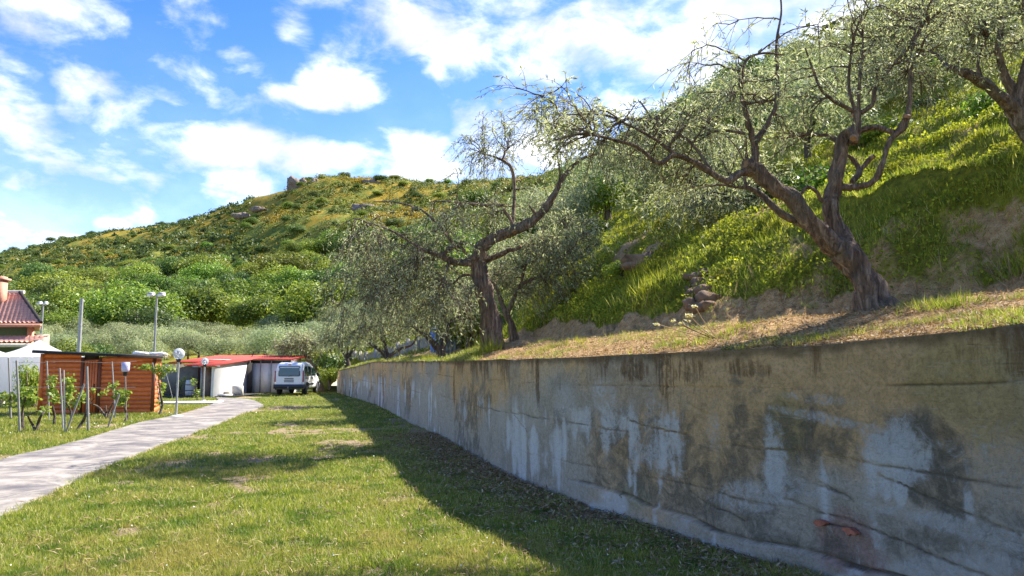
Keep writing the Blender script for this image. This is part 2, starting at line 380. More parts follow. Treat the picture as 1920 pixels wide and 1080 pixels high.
class MB:
    def __init__(s): s.V = []; s.F = {}; s.n = 0
    def add(s, V, F):
        V = np.asarray(V, float).reshape(-1, 3)
        if not isinstance(F, list) or (len(F) and not isinstance(F[0], np.ndarray)): F = [np.asarray(F)]
        for f in F:
            if len(f): s.F.setdefault(f.shape[1], []).append(f+s.n)
        s.V.append(V); s.n += len(V); return s
    def box(s, c, d, rz=0, rx=0, ry=0):
        v = np.array([[x, y, z] for x in (-.5, .5) for y in (-.5, .5) for z in (-.5, .5)])*np.array(d)
        for ax, a in ((0, rx), (1, ry), (2, rz)):
            if a:
                ca, sa = math.cos(a), math.sin(a); i, j = [(1, 2), (2, 0), (0, 1)][ax]
                vi, vj = v[:, i].copy(), v[:, j].copy(); v[:, i] = ca*vi-sa*vj; v[:, j] = sa*vi+ca*vj
        return s.add(v+np.array(c), [[0, 1, 3, 2], [4, 6, 7, 5], [0, 4, 5, 1], [2, 3, 7, 6], [0, 2, 6, 4], [1, 5, 7, 3]])
    def prism(s, quad, off):
        q = np.array(quad, float); o = np.array(off, float); n = len(q)
        V = np.vstack([q, q+o]); s.add(V, [[i, (i+1) % n, n+(i+1) % n, n+i] for i in range(n)])
        if n == 4: s.add(V, [[3, 2, 1, 0], [4, 5, 6, 7]])
        else:
            s.add(V, np.array([list(range(n))[::-1], list(range(n, 2*n))]))
        return s
    def tube(s, pts, rad, k=8, cap=True, jitter=0, seed=0):
        pts = np.asarray(pts, float); n = len(pts); rad = np.broadcast_to(np.asarray(rad, float), (n,))
        T = np.gradient(pts, axis=0); T /= np.linalg.norm(T, axis=1)[:, None]+1e-9
        u = np.cross(T[0], [0.31, .2, 1.0]); 
        if np.linalg.norm(u) < 1e-3: u = np.cross(T[0], [1, 0, 0])
        u /= np.linalg.norm(u); V = []
        a = np.arange(k)/k*2*np.pi
        for i in range(n):
            u = u-T[i]*np.dot(u, T[i]); u /= np.linalg.norm(u)+1e-9; v = np.cross(T[i], u)
            rr = np.full(k, rad[i])
            if jitter: rr = rr*(1+(.10*np.sin(a*5+i*.10+seed)*np.sin(a*2+seed+i*.05)+.05*np.sin(a*9+i*.16) if k >= 20 else 0)+jitter*(2*vn(np.cos(a)*1.6+7+seed, np.sin(a)*1.6+i*.22+seed)-1)+jitter*.6*(2*vn(np.cos(a)*4+3+seed, np.sin(a)*4+i*.5)-1))
            V.append(pts[i]+rr[:, None]*(np.cos(a)[:, None]*u+np.sin(a)[:, None]*v))
        V = np.vstack(V); i = np.arange(n-1)[:, None]*k; j = np.arange(k)[None]
        f = np.stack([i+j, i+(j+1) % k, i+k+(j+1) % k, i+k+j], -1).reshape(-1, 4)
        s.add(V, [f])
        if cap:
            s.add(np.vstack([V[:k], V[-k:]]), [np.array([list(range(k))[::-1], [k+q for q in range(k)]])])
        return s
    def tubes(s, Pn, Rn, k=3):
        """batch: Pn (N,S,3), Rn (N,S)"""
        N, S, _ = Pn.shape
        if N == 0: return s
        T = np.gradient(Pn, axis=1); T /= np.linalg.norm(T, axis=2)[..., None]+1e-9
        ref = np.array([.37, .13, .9]); u = np.cross(T, ref); u /= np.linalg.norm(u, axis=2)[..., None]+1e-9; v = np.cross(T, u)
        a = np.arange(k)/k*2*np.pi
        V = Pn[:, :, None, :]+Rn[:, :, None, None]*(np.cos(a)[None, None, :, None]*u[:, :, None]+np.sin(a)[None, None, :, None]*v[:, :, None])
        base = (np.arange(N)*S*k)[:, None, None]; i = (np.arange(S-1)*k)[None, :, None]; j = np.arange(k)[None, None]
        f = np.stack(np.broadcast_arrays(base+i+j, base+i+(j+1) % k, base+i+k+(j+1) % k, base+i+k+j), -1).reshape(-1, 4)
        return s.add(V.reshape(-1, 3), [f])
    def leaves(s, pos, d, L, W, nrm=None, fold=.0):
        """rhombic leaves"""
        n = len(pos)
        if n == 0: return s
        d = d/(np.linalg.norm(d, axis=1)[:, None]+1e-9)
        if nrm is None: nrm = rng.normal(size=(n, 3))
        sd_ = np.cross(d, nrm); sd_ /= np.linalg.norm(sd_, axis=1)[:, None]+1e-9
        nn = np.cross(sd_, d)
        L = np.broadcast_to(L, (n,))[:, None]; W = np.broadcast_to(W, (n,))[:, None]
        m = pos+d*L*.45+nn*L*.06
        V = np.stack([pos, m+sd_*W*.5, pos+d*L, m-sd_*W*.5], 1).reshape(-1, 3)
        return s.add(V, [np.arange(n*4).reshape(-1, 4)])
    def blades(s, pos, tip, W):
        n = len(pos); a = rng.random(n)*np.pi*2
        sd_ = np.stack([np.cos(a), np.sin(a), np.zeros(n)], 1)*np.broadcast_to(W, (n,))[:, None]*.5
        V = np.stack([pos-sd_, pos+sd_, tip], 1).reshape(-1, 3)
        return s.add(V, [np.arange(n*3).reshape(-1, 3)])
    def sphere(s, c, r, nu=12, nv=8, sc=(1, 1, 1), noise=0, seed=0):
        V = []
        for i in range(nv+1):
            th = math.pi*i/nv
            for j in range(nu):
                ph = 2*math.pi*j/nu; d = np.array([math.sin(th)*math.cos(ph), math.sin(th)*math.sin(ph), math.cos(th)])
                q = 1
                if noise: q = 1+noise*2*float(fbm(d[0]*1.7+seed, d[1]*1.7+d[2]*2.3+seed*.37, seed % 7, 3))
                V.append(np.array(c)+d*r*q*np.array(sc))
        f = [[i*nu+j, (i+1)*nu+j, (i+1)*nu+(j+1) % nu, i*nu+(j+1) % nu] for i in range(nv) for j in range(nu)]
        return s.add(V, f)
    def lathe(s, prof, c=(0, 0, 0), k=16):
        V = [[c[0]+r*math.cos(2*math.pi*j/k), c[1]+r*math.sin(2*math.pi*j/k), c[2]+z] for r, z in prof for j in range(k)]
        return s.add(V, [[i*k+j, i*k+(j+1) % k, (i+1)*k+(j+1) % k, (i+1)*k+j] for i in range(len(prof)-1) for j in range(k)])
    def mesh(s, name, mat, smooth=False, org=None, attrs=None):
        V = np.vstack(s.V)
        if org is not None: V = V-np.asarray(org)[None]
        return mesh_np(name, V, [np.concatenate(v) for v in s.F.values()], mat, smooth, attrs)
def link(name, me, parent=None, loc=None, **props):
    o = bpy.data.objects.new(name, me); col.objects.link(o)
    if parent is not None: o.parent = parent
    if loc is not None: o.location = tuple(float(x) for x in loc)
    for k, v in props.items():
        if v is not None: o[k] = v
    return o
def thing(name, label, cat, loc=(0, 0, 0), rz=0, group=None):
    o = link(name, None, None, loc, label=label, category=cat, group=group)
    o.rotation_euler = (0, 0, rz); o.empty_display_size = .2
    return o
kids = {}
def copy_tree(o, parent=None):
    c = o.copy(); col.objects.link(c); c.parent = parent
    for ch in [x for x in o.children]: copy_tree(ch, c)
    return c
def crom(pts, n=6):
    """catmull-rom resample; pts (m,k)"""
    pts = np.asarray(pts, float); q = np.vstack([2*pts[0]-pts[1], pts, 2*pts[-1]-pts[-2]]); out = []
    for i in range(1, len(q)-2):
        for tt in np.arange(n)/n:
            a, b, c, d = q[i-1], q[i], q[i+1], q[i+2]
            out.append(.5*((2*b)+(-a+c)*tt+(2*a-5*b+4*c-d)*tt**2+(-a+3*b-3*c+d)*tt**3))
    out.append(pts[-1]); return np.array(out)

# ------------------------------------------------------------------ the wall line (front face, on the ground)
wl = [(6.3, -6.0), (5.9, -3.0), (5.25, 0.0), (4.35, 2.0), (3.25, 4.35)]
wp = [(1540, 1078), (1420, 1048), (1300, 1010), (1170, 968), (1100, 948), (960, 893), (880, 849), (815, 812), (760, 787), (700, 757), (632, 736)]
wl += [tuple(G(a, b)[:2]) for a, b in wp]
wl = crom(np.array(wl), 14)
segl = np.r_[0, np.cumsum(np.linalg.norm(np.diff(wl, axis=0), axis=1))]
WLEN = segl[-1]
def wall_xy(s): return np.stack([np.interp(s, segl, wl[:, 0]), np.interp(s, segl, wl[:, 1])], -1)
wth = np.arctan2(wl[:, 0], wl[:, 1]); order = np.argsort(wth)
def rwall(th):
    return 1/np.interp(th, wth[order], 1/np.hypot(wl[:, 0], wl[:, 1])[order])
TH_END = wth.min()
topc = []   # (Y, ztop) from the photo's top edge
for px, py in [(1920, 608), (1750, 626), (1540, 646), (1300, 660), (1100, 669), (960, 674), (880, 676), (760, 677), (700, 678), (632, 695)]:
    u = (px-960)/F; th = math.atan2(P(px, py, 1)[0], 1); r = float(rwall(np.array([th]))[0]); y = r*math.cos(th)
    topc.append((y, P(px, py, y)[2]))
topc = sorted(topc)
def ztop(Y): return np.interp(Y, [a for a, b in topc], [b for a, b in topc])

# ------------------------------------------------------------------ hillside: polar height field hung on ten features per bearing
def colz(px, nodes, first=None):
    th = math.atan2(P(px, 450, 1)[0], 1); c = math.cos(th)
    out = []
    for Y, py in nodes:
        out.append((Y/c, P(960, py, Y)[2]))
    return th, out
hc = []
def addc(px, nodes):
    th, o = colz(px, nodes); hc.append((th, o))
Z0 = lambda Y: 685+1.65*F/Y
for px, n in [
 (-900, [(55, Z0(55)), (62, 705), (75, 690), (100, 665), (130, 640), (170, 610), (230, 570), (310, 540), (450, 505), (700, 540)]),
 (-200, [(55, Z0(55)), (62, 700), (75, 688), (110, 650), (140, 620), (180, 585), (240, 555), (320, 530), (450, 500), (700, 530)]),
 (0, [(55, Z0(55)), (62, 698), (75, 685), (110, 645), (140, 612), (180, 575), (240, 545), (320, 512), (450, 489), (700, 520)]),
 (200, [(55, Z0(55)), (62, 695), (75, 680), (110, 640), (140, 600), (180, 560), (240, 515), (320, 470), (430, 432), (700, 470)]),
 (420, [(55, Z0(55)), (62, 692), (75, 676), (110, 632), (140, 592), (180, 545), (240, 490), (310, 440), (400, 408), (700, 450)]),
 (500, [(55, Z0(55)), (62, 690), (75, 672), (110, 625), (140, 582), (180, 530), (220, 478), (270, 412), (340, 360), (600, 420)]),
 (560, [(54, Z0(54)), (60, 688), (75, 670), (110, 620), (140, 575), (170, 530), (210, 470), (260, 400), (320, 332), (600, 400)]),
 (622, [(49, 735), (54, 700), (70, 668), (105, 620), (135, 572), (170, 520), (210, 460), (260, 395), (320, 331), (600, 400)]),
 (636, [(47, 696), (50, 692), (60, 668), (100, 620), (135, 570), (170, 518), (210, 458), (260, 393), (320, 331), (600, 400)]),
 (700, [(34, 681), (42, 676), (48, 660), (80, 620), (115, 580), (160, 525), (210, 455), (260, 390), (320, 333), (600, 400)]),
 (800, [(23, 681), (33, 668), (40, 640), (55, 610), (85, 585), (140, 530), (200, 460), (260, 400), (320, 350), (600, 400)]),
 (900, [(14, 680), (18, 656), (28, 645), (33, 605), (45, 575), (80, 530), (150, 470), (220, 410), (310, 352), (600, 400)]),
 (1000, [(11, 676), (16, 640), (18.5, 585), (24, 530), (35, 480), (60, 430), (100, 400), (170, 375), (300, 352), (600, 400)]),
 (1100, [(9, 671), (13.5, 630), (15.5, 562), (19, 505), (26, 460), (38, 420), (60, 370), (90, 335), (140, 318), (500, 380)]),
 (1200, [(8, 666), (12, 621), (13.6, 548), (15.5, 482), (19, 450), (26, 402), (40, 350), (60, 315), (90, 295), (400, 340)]),
 (1300, [(7, 661), (11, 611), (12.5, 525), (14.2, 455), (18, 422), (25, 370), (38, 305), (55, 262), (80, 245), (300, 300)]),
 (1400, [(6.5, 656), (10.2, 601), (11.6, 505), (13.2, 440), (17, 405), (25, 330), (38, 255), (55, 210), (80, 195), (300, 260)]),
 (1600, [(5.6, 642), (9.0, 576), (10.1, 485), (11, 408), (13, 382), (17, 325), (24, 262), (40, 185), (65, 130), (200, 200)]),
 (1800, [(4.9, 624), (8.1, 565), (9.0, 465), (9.7, 378), (11.5, 342), (15, 265), (20, 200), (35, 130), (60, 75), (200, 150)]),
 (1920, [(4.5, 608), (7.5, 548), (8.3, 445), (9.0, 335), (10.7, 300), (14, 225), (18.5, 175), (32, 90), (60, 10), (200, 100)]),
 (2300, [(3.4, 560), (6.0, 515), (6.8, 400), (7.5, 250), (9, 215), (13, 130), (18, 60), (32, -20), (60, -80), (200, 50)])]:
    addc(px, n)
for th, rw0 in ((R(64), 4.9), (R(90), 5.25), (R(112), 6.2), (R(135), 8)):
    hc.append((th, [(rw0, 1.95), (rw0+2.4, 2.4), (rw0+3.2, 3.4), (rw0+4, 4.4), (rw0+6, 5), (rw0+11, 8), (rw0+18, 13), (rw0+30, 21), (rw0+55, 34), (rw0+200, 50)]))
HT = np.array([c[0] for c in hc]); HR = np.array([[n[0] for n in c[1]] for c in hc]); HZ = np.array([[n[1] for n in c[1]] for c in hc])
_td = np.linspace(R(-64), R(135), 1400)
def _smooth(tab):
    out = []
    base = np.stack([np.interp(_td, HT, tab[:, k]) for k in range(10)], -1); st = _td[1]-_td[0]
    for sg in (.45, 2.6):
        kx = np.arange(-80, 81)*st; g = np.exp(-.5*(kx/R(sg))**2); g /= g.sum()
        out.append(np.stack([np.convolve(np.pad(base[:, k], 80, mode='edge'), g, 'valid') for k in range(10)], -1))
    wgt = sstep(0, R(6), abs(_td-TH_END)); wgt = wgt[:, None]*np.ones(10); wgt[:, 6:] = 1
    return out[0]*(1-wgt)+out[1]*wgt
_HRs, _HZs = _smooth(HR), _smooth(HZ)
def hnodes(th):
    return (np.stack([np.interp(th, _td, _HRs[:, k]) for k in range(10)], -1), np.stack([np.interp(th, _td, _HZs[:, k]) for k in range(10)], -1))
def hill_z(X, Y):
    X = np.asarray(X, float); Y = np.asarray(Y, float)
    th = np.arctan2(X, Y); r = np.hypot(X, Y)
    nr, nz = hnodes(th)
    # first feature is the wall itself
    rw = np.where(th > TH_END, rwall(th), nr[..., 0]); nr[..., 0] = rw
    zt = ztop(r*np.cos(th)); nz[..., 0] = np.where(th > TH_END, np.where(np.cos(th) > .2, ztop(rw*np.cos(th)), 1.93)-.015, nz[..., 0])
    nr = np.maximum.accumulate(nr+np.arange(10)*1e-3, axis=-1)
    lr = np.log(np.maximum(r, nr[..., 0])); ln = np.log(nr)
    z = nz[..., 0].copy()
    for k in range(9):
        f = np.clip((lr-ln[..., k])/(ln[..., k+1]-ln[..., k]), 0, 1)
        if k in (1, 2): f = f
        else: f = f*.5+.5*f*f*(3-2*f)
        z = z+(nz[..., k+1]-nz[..., k])*f
    d = np.maximum(r-nr[..., 0], 0)
    near = np.exp(-r/40)
    z = z+near*sstep(.1, 2.5, d)*(fbm(X*.9, Y*.9, 2)*.30+fbm(X*3, Y*3, 4)*.09)
    z = z+near*sstep(2.5, 4.5, d)*(fbm(X*.35, Y*.35, 9)*.9+fbm(X*1.5, Y*1.5, 12)*.5)
    z = z+sstep(55, 130, r)*(fbm(X*.02, Y*.02, 5)*7+fbm(X*.07, Y*.07, 6)*4)*np.clip(r/250, 0, 1)
    z = z+np.clip(d, 0, 1)*.04*fbm(X*6, Y*6, 8)
    fc_ = sstep(nr[..., 1]-.1, nr[..., 1]+.3, r)*(1-sstep(nr[..., 3]-.3, nr[..., 3]+.3, r))*(r < 30)
    z = z+fc_*(fbm(X*2.6, Y*2.6, 93)*.28+fbm(X*7, Y*7, 94)*.14)
    z = z+.22*np.sin(((r-nr[..., 1])*.55+1.3*fbm(X*.25, Y*.25, 97))*2*np.pi)*(r > nr[..., 3])*sstep(34, 24, r)
    z = z+near*.28*np.exp(-((r-nr[..., 3]-.15)/.35)**2)*(r < 16)*sstep(R(14), R(22), th)
    return z
def hill_dirt(X, Y):
    th = np.arctan2(X, Y); r = np.hypot(X, Y); nr, nz = hnodes(th); nr[..., 0] = np.where(th > TH_END, rwall(th), nr[..., 0])
    foot = nr[..., 1]+.35*(nr[..., 2]-nr[..., 1])
    a = 1-sstep(0, .35, r-foot+.25*fbm(X*1.2, Y*1.2, 3)*2)         # bare strip behind the wall and scarp foot
    a = a*(th > -.16)*.95
    a = np.maximum(a, .85*sstep(.16, .26, fbm(X*.55, Y*.8, 21))*np.exp(-r/30))
    stp = np.abs(((r-nr[..., 1])*.55+1.3*fbm(X*.25, Y*.25, 97)) % 1-.5)
    a = np.maximum(a, .62*sstep(.14, .03, stp)*sstep(-.05, .1, fbm(X*.7, Y*.7, 98))*(r > nr[..., 3])*(r < 32)) if np.ndim(X) else a
    fc_ = sstep(nr[..., 1]+.1, nr[..., 1]+.5, r)*(1-sstep(nr[..., 3]-.45, nr[..., 3]-.05, r))*sstep(R(17), R(22), th)
    a = np.maximum(a, fc_*(.50+1.1*fbm(X*1.1, Y*1.1, 91)+.5*fbm(X*4, Y*4, 92)))
    # earth ledges seen on the slope
    for px, py, Y0, rx, ry in ((1215, 480, 15.6, .55, .35), (1260, 425, 19.5, 1.0, .5), (1190, 450, 18, .8, .4), (1480, 600, 9.9, .7, .35)):
        c = P(px, py, Y0); a = np.maximum(a, np.exp(-((X-c[0])/rx)**2-((Y-c[1])/ry)**2))
    return np.clip(a, 0, 1)

ths = np.concatenate([np.linspace(R(-62), R(-37), 30)[:-1], np.linspace(R(-37), R(37), 430)[:-1], np.linspace(R(37), R(134), 70)])
K = 270
nr0, _ = hnodes(ths); rw = np.where(ths > TH_END, rwall(ths)+.16, nr0[:, 0])
kk = np.arange(K+1)/K
rr = rw[:, None]*(700/rw[:, None])**(kk[None]**1.08)
TH, _ = np.meshgrid(ths, kk, indexing='ij')
HX, HY = rr*np.sin(TH), rr*np.cos(TH)
HZZ = hill_z(HX, HY)
HZZ[:, 0] -= .18
dirt = hill_dirt(HX, HY); farA = sstep(35, 75, rr)
nC = len(ths); ii = np.arange(nC-1)[:, None]*(K+1); jj = np.arange(K)[None]
hf = np.stack([ii+jj, ii+jj+1, ii+K+1+jj+1, ii+K+1+jj], -1).reshape(-1, 4)[:, ::-1]
me = mesh_np('hillside', np.stack([HX, HY, HZZ], -1).reshape(-1, 3), [hf], 'hill_ground', True, {'dirt': ('FLOAT', dirt.ravel()), 'far': ('FLOAT', farA.ravel())})
link('hillside', me, kind='structure')

# ------------------------------------------------------------------ lawn
patches = []
for px, py, rx, ry in ((540, 764, 60, 6), (470, 770, 30, 4), (330, 868, 60, 12), (270, 880, 50, 8), (230, 905, 40, 6), (400, 850, 40, 6), (405, 945, 25, 12), (240, 995, 45, 14), (560, 1015, 35, 10),
                       (130, 1065, 40, 15), (620, 1020, 25, 8), (390, 790, 0, 0), (200, 800, 90, 4), (60, 797, 60, 3), (300, 770, 30, 3), (700, 1070, 60, 12), (480, 920, 20, 8)):
    if rx == 0: continue
    c = G(px, py); a = G(px+rx, py); b_ = G(px, py-ry)
    patches.append((c[0], c[1], abs(a[0]-c[0]), abs(b_[1]-c[1])))
PL = [(-60, 905), (0, 864), (100, 840), (200, 812), (262, 793), (330, 779), (375, 766), (400, 757), (409, 750), (405, 745.5)]
PR = [(-60, 1010), (0, 973), (100, 922), (200, 876), (300, 836), (400, 798), (450, 778), (482, 767), (492, 759), (470, 749)]
pathL = crom([G(*q)[:2] for q in PL], 6); pathR = crom([G(*q)[:2] for q in PR], 6)
def in_path(X, Y, m=0.0):
    res = np.zeros(X.shape, bool)
    xl = np.interp(Y, pathL[:, 1], pathL[:, 0]); xr = np.interp(Y, pathR[:, 1], pathR[:, 0])
    return (X > xl-m) & (X < xr+m) & (Y < 42) & (Y > 3)
def wall_x(Y): return np.interp(Y, wl[::1][np.argsort(wl[:, 1]), 1], np.sort(wl[:, 1])*0+wl[np.argsort(wl[:, 1]), 0])
def lawn_dirt(X, Y):
    a = np.zeros_like(X)
    for cx, cy, rx, ry in patches: a = np.maximum(a, .8*np.exp(-((X-cx)/rx)**2-((Y-cy)/ry)**2))
    a = np.maximum(a, .7*sstep(.09, .26, fbm(X*.8, Y*.8, 33)+.3*fbm(X*3, Y*3, 34)))
    dw = wall_x(Y)-X
    a = np.maximum(a, .62*(1-sstep(.2, 1.5, dw+fbm(X*1.5, Y*1.5, 8)*1.6))*(Y < 24))
    a = np.maximum(a, .55*sstep(-.02, .1, fbm(X*.5, Y*1.5, 14))*(X < -9)*(Y > 17)*(Y < 28))
    return a
gx = np.unique(np.concatenate([np.linspace(-260, -40, 30), np.linspace(-40, -16, 60), np.linspace(-16, 5, 210), np.linspace(5, 60, 14)]))
gy = np.unique(np.concatenate([np.linspace(-60, 3, 20), np.linspace(3, 22, 190), np.linspace(22, 62, 110)]))
GX, GY = np.meshgrid(gx, gy, indexing='ij')
GZ = np.where((np.abs(GX) < 40), fbm(GX*.5, GY*.5, 1)*.05+fbm(GX*3, GY*3, 2)*.02, 0)-.012
GZ = np.where(in_path(GX, GY, .1), np.minimum(GZ, -.02), GZ)
n2 = len(gy); ii = np.arange(len(gx)-1)[:, None]*n2; jj = np.arange(n2-1)[None]
gf = np.stack([ii+jj, ii+n2+jj, ii+n2+jj+1, ii+jj+1], -1).reshape(-1, 4)
keep = ~((GX[:-1, :-1] > wall_x(GY[:-1, :-1])+1.2) & (GY[:-1, :-1] > -5)).ravel() | (GX[:-1, :-1] > 12).ravel()
me = mesh_np('lawn', np.stack([GX, GY, GZ], -1).reshape(-1, 3), [gf[keep]], 'lawn_ground', True, {'dirt': ('FLOAT', lawn_dirt(GX, GY).ravel())})
link('lawn', me, kind='structure')

# path slab with a ragged edge
n = len(pathL); cols_ = 14
pv = []
for i in range(n):
    a, b_ = pathL[i], pathR[min(i, len(pathR)-1)]
    e1 = .06*float(fbm(i*.9, 1, 5))*2; e2 = .09*float(fbm(i*.9, 9, 6))*2
    for j in range(cols_):
        q = a+(b_-a)*(j/(cols_-1)); q = q+np.array([e1 if j == 0 else (e2 if j == cols_-1 else 0), 0])
        pv.append((q[0], q[1], .022+.012*float(fbm(q[0], q[1], 4))))
pm = MB(); pf = [[i*cols_+j, i*cols_+j+1, (i+1)*cols_+j+1, (i+1)*cols_+j] for i in range(n-1) for j in range(cols_-1)]
pm.add(pv, pf)
pva = np.array(pv).reshape(n, cols_, 3)
for j in (0, cols_-1):
    lo = pva[:, j].copy(); lo[:, 2] = -.06; V = np.vstack([pva[:, j], lo])
    pm.add(V, [[i, i+1, n+i+1, n+i] for i in range(n-1)])
link('path', pm.mesh('path', 'path_concrete'), kind='structure')

# ------------------------------------------------------------------ main retaining wall
ss = np.concatenate([np.arange(0, 8, .12), np.arange(8, 18, .024), np.arange(18, 28, .06), np.arange(28, WLEN, .14), [WLEN]])
NH = 130
S2, H2 = np.meshgrid(ss, np.linspace(0, 1, NH+1), indexing='ij')
xy = wall_xy(ss); tg = np.gradient(xy, axis=0); tg /= np.linalg.norm(tg, axis=1)[:, None]; nm = np.stack([-tg[:, 1], tg[:, 0]], 1)   # towards lawn
if nm[len(nm)//2, 0] > 0: nm = -nm
zt = np.where(xy[:, 1] > 3, ztop(xy[:, 1]), 1.93)+.02*fbm(ss*1.3, ss*0, 3)*2
zz = -.15+H2*(zt[:, None]+.15)
dtop = zt[:, None]-zz
# s positions of photo pixels on the wall
def s_of(px, py=None):
    th = math.atan2(P(px, 800, 1)[0], 1); return float(np.interp(th, wth[order], segl[order]))
foot = .17+.10*fbm(S2*.7, 0*S2, 3)*2+.05*np.sin(S2*1.3)
disp = fbm(S2*.5, zz*.8, 1)*.07+fbm(S2*2.2, zz*2.5, 2)*.03+fbm(S2*9, zz*11, 6, 3)*.010
fm = (1-sstep(-.012, .012, zz-foot))*sstep(s_of(1700), s_of(1560), S2 if False else S2)
near_m = (1-sstep(s_of(1120), s_of(1050), S2)) if s_of(1050) > s_of(1120) else 1
fm = (1-sstep(-.012, .015, zz-foot))*near_m
disp = disp+fm*(.06+.02*fbm(S2*3, zz*3, 8))
def groove(level, amp=.012, w=.012, brk=0):
    dd = zz-level; g = np.exp(-(dd/w)**2)
    if brk: g = g*sstep(-.12, .1, fbm(S2*.8+brk, S2*0+brk, brk))
    return g*amp
grs = groove(zt[:, None]-.34+.01*fbm(S2*2, 0*S2, 1), .013, .007, 3)+groove(.92+.10*fbm(S2*.6, 0*S2, 4)+.03*fbm(S2*4, 0*S2, 4), .012, .008, 5)+groove(.46+.14*fbm(S2*.4, 0*S2, 6)+.04*fbm(S2*3, 0*S2, 4), .010, .008, 7)+groove(foot+.012, .030, .010)*near_m*sstep(-.25, 0, fbm(S2*1.6, 0*S2, 55))
for px in (1595, 1240, 960, 1050, 850, 780):
    s0 = s_of(px); grs = grs+.010*np.exp(-((S2-s0)/.014)**2)*(dtop < (.42 if px != 960 else 1.0))
# slanting cracks
for (ax, ay, bx, by) in ((1595, .62, 1490, .82), (1130, .35, 1175, .2), (1290, 1.25, 1340, 1.2), (1500, .75, 1570, .66), (940, 1.2, 990, .7), (1390, .30, 1290, .42), (1520, .42, 1600, .40), (1180, 1.05, 1290, .95), (1640, .85, 1900, .62), (1460, .55, 1900, .3)):
    sa, sb = s_of(ax), s_of(bx); tt = np.clip((S2-min(sa, sb))/(abs(sb-sa)), 0, 1); h0, h1 = (ay, by) if sa < sb else (by, ay)
    lv = h0+(h1-h0)*tt+.09*fbm(S2*4, S2*0, 9, 5); grs = grs+.013*np.exp(-((zz-lv)/.008)**2)*((S2 > min(sa, sb)) & (S2 < max(sa, sb)))
disp = disp-grs
WX = xy[:, None, 0]+nm[:, None, 0]*disp; WY = xy[:, None, 1]+nm[:, None, 1]*disp
# colour
A = lambda *c: np.array(c)[None, None]
n1 = fbm(S2*.55, zz*.75, 11, 5)[..., None]; n2 = fbm(S2*1.7, zz*1.5, 12, 5)[..., None]; n3 = fbm(S2*2.6, zz*.35, 13, 4)[..., None]; n4 = fbm(S2*6, zz*.5, 15, 4)[..., None]
def mixc(a, b, f): return a*(1-f)+b*f
sc3 = lambda a, b, x: sstep(a, b, x)
tpm = np.clip(zz/zt[:, None], 0, 1)[..., None]; T1 = tpm[..., 0]; N1, N2, N3, N4 = n1[..., 0], n2[..., 0], n3[..., 0], n4[..., 0]
c = mixc(A(.60, .51, .40), A(.80, .51, .25), sc3(.30, .85, tpm+n1*1.5))
c = mixc(c, A(.44, .37, .29), .6*sc3(.0, .15, n2-n1*.4))
lime = .9*sc3(-.10, .16, N2+N4*.5-np.abs(T1-.42)*.35)*(1-sc3(.60, .82, T1)) + .32*sc3(.04, .2, N4+N2*.3)*sc3(.75, .35, T1)
dark = .75*sc3(-.04, .14, N1+N2*.5)*sc3(.95, .6, T1)
rust = .55*sc3(.0, .2, N3)*sc3(.45, .95, T1+N4*.6) + .22*sc3(.8, 1, T1)
def pm(arr, px, h, rs, rh, f, tilt=0):
    s0 = s_of(px); ds = S2-s0; q = (ds/rs)**2+((zz-h-tilt*ds)/rh)**2+1.0*fbm(S2*2.6, zz*2.6, 19)*1.2
    return arr*(1-(1-sstep(.3, 1.4, q))*min(1, abs(f)*1.2)) + f*(1-sstep(.3, 1.4, q)) if f < .2 else np.maximum(arr, f*(1-sstep(.3, 1.4, q)))
for a in ((1725, 1.00, .34, .36, .95), (1775, .80, .18, .20, .9), (1515, 1.12, .14, .36, .85), (1385, 1.25, .14, .45, .75), (1260, .95, .16, .25, .8), (1700, .45, .5, .2, .55), (1300, .6, .35, .3, .6), (1120, .9, .35, .3, .6), (1050, .8, .3, .4, .6), (1860, .55, .25, .25, .6), (1560, .9, .25, .2, .5), (1430, 1.45, .2, .2, .45)): dark = pm(dark, *a)
for a in ((1225, .98, .14, .40, .85), (1340, 1.02, .07, .3, .9), (1140, 1.25, .2, .28, .75), (1060, 1.2, .3, .3, .7), (1760, .28, .5, .14, .85, -.3), (1400, .50, .40, .16, .8, -.15), (1620, .9, .06, .45, .9), (980, .75, .8, .14, .6, -.1),
          (1590, 1.2, .6, .06, .75, .12), (1840, .58, .7, .07, .8, .05), (1680, 1.02, .2, .25, .55), (1480, .62, .25, .15, .65), (1545, 1.38, .35, .05, .6, .05), (1860, 1.0, .25, .3, .45), (1880, .35, .3, .4, .6), (1010, 1.0, .12, .5, .7), (940, .9, .2, .5, .6), (870, .9, .3, .5, .6)): lime = pm(lime, a[0], a[1], a[2]*1.5, a[3], a[4]*(.62 if a[2] < .16 else .9), *a[5:])
for a in ((1250, 1.55, .16, .30, .7), (1300, 1.60, .35, .16, .6), (850, 1.3, .15, .5, .7), (1400, 1.62, .4, .10, .6), (1190, 1.6, .3, .15, .7), (1010, 1.4, .1, .4, .8), (1880, 1.75, .4, .2, .5)): rust = pm(rust, *a)
for px, h in ((1470, 1.12), (1850, 1.3), (1780, 1.15), (1700, 1.55)): dark = pm(dark, px, h, .24, .26, .05); lime = pm(lime, px, h, .24, .26, .05)
def tint(c, px, h, rs, rh, colr, f=.8):
    s0 = s_of(px); ds = S2-s0; q = (ds/rs)**2+((zz-h)/rh)**2+1.0*fbm(S2*3, zz*3, 19)*1.6
    return mixc(c, A(*colr), f*(1-sstep(.35, 1.25, q))[..., None])
c = tint(c, 1590, .30, .34, .30, (.48, .29, .23), .75); c = tint(c, 1470, 1.12, .26, .28, (.50, .37, .16), .8); c = tint(c, 1850, 1.5, .6, .4, (.55, .40, .17), .7); c = tint(c, 1190, .25, .3, .15, (.50, .42, .25), .7)
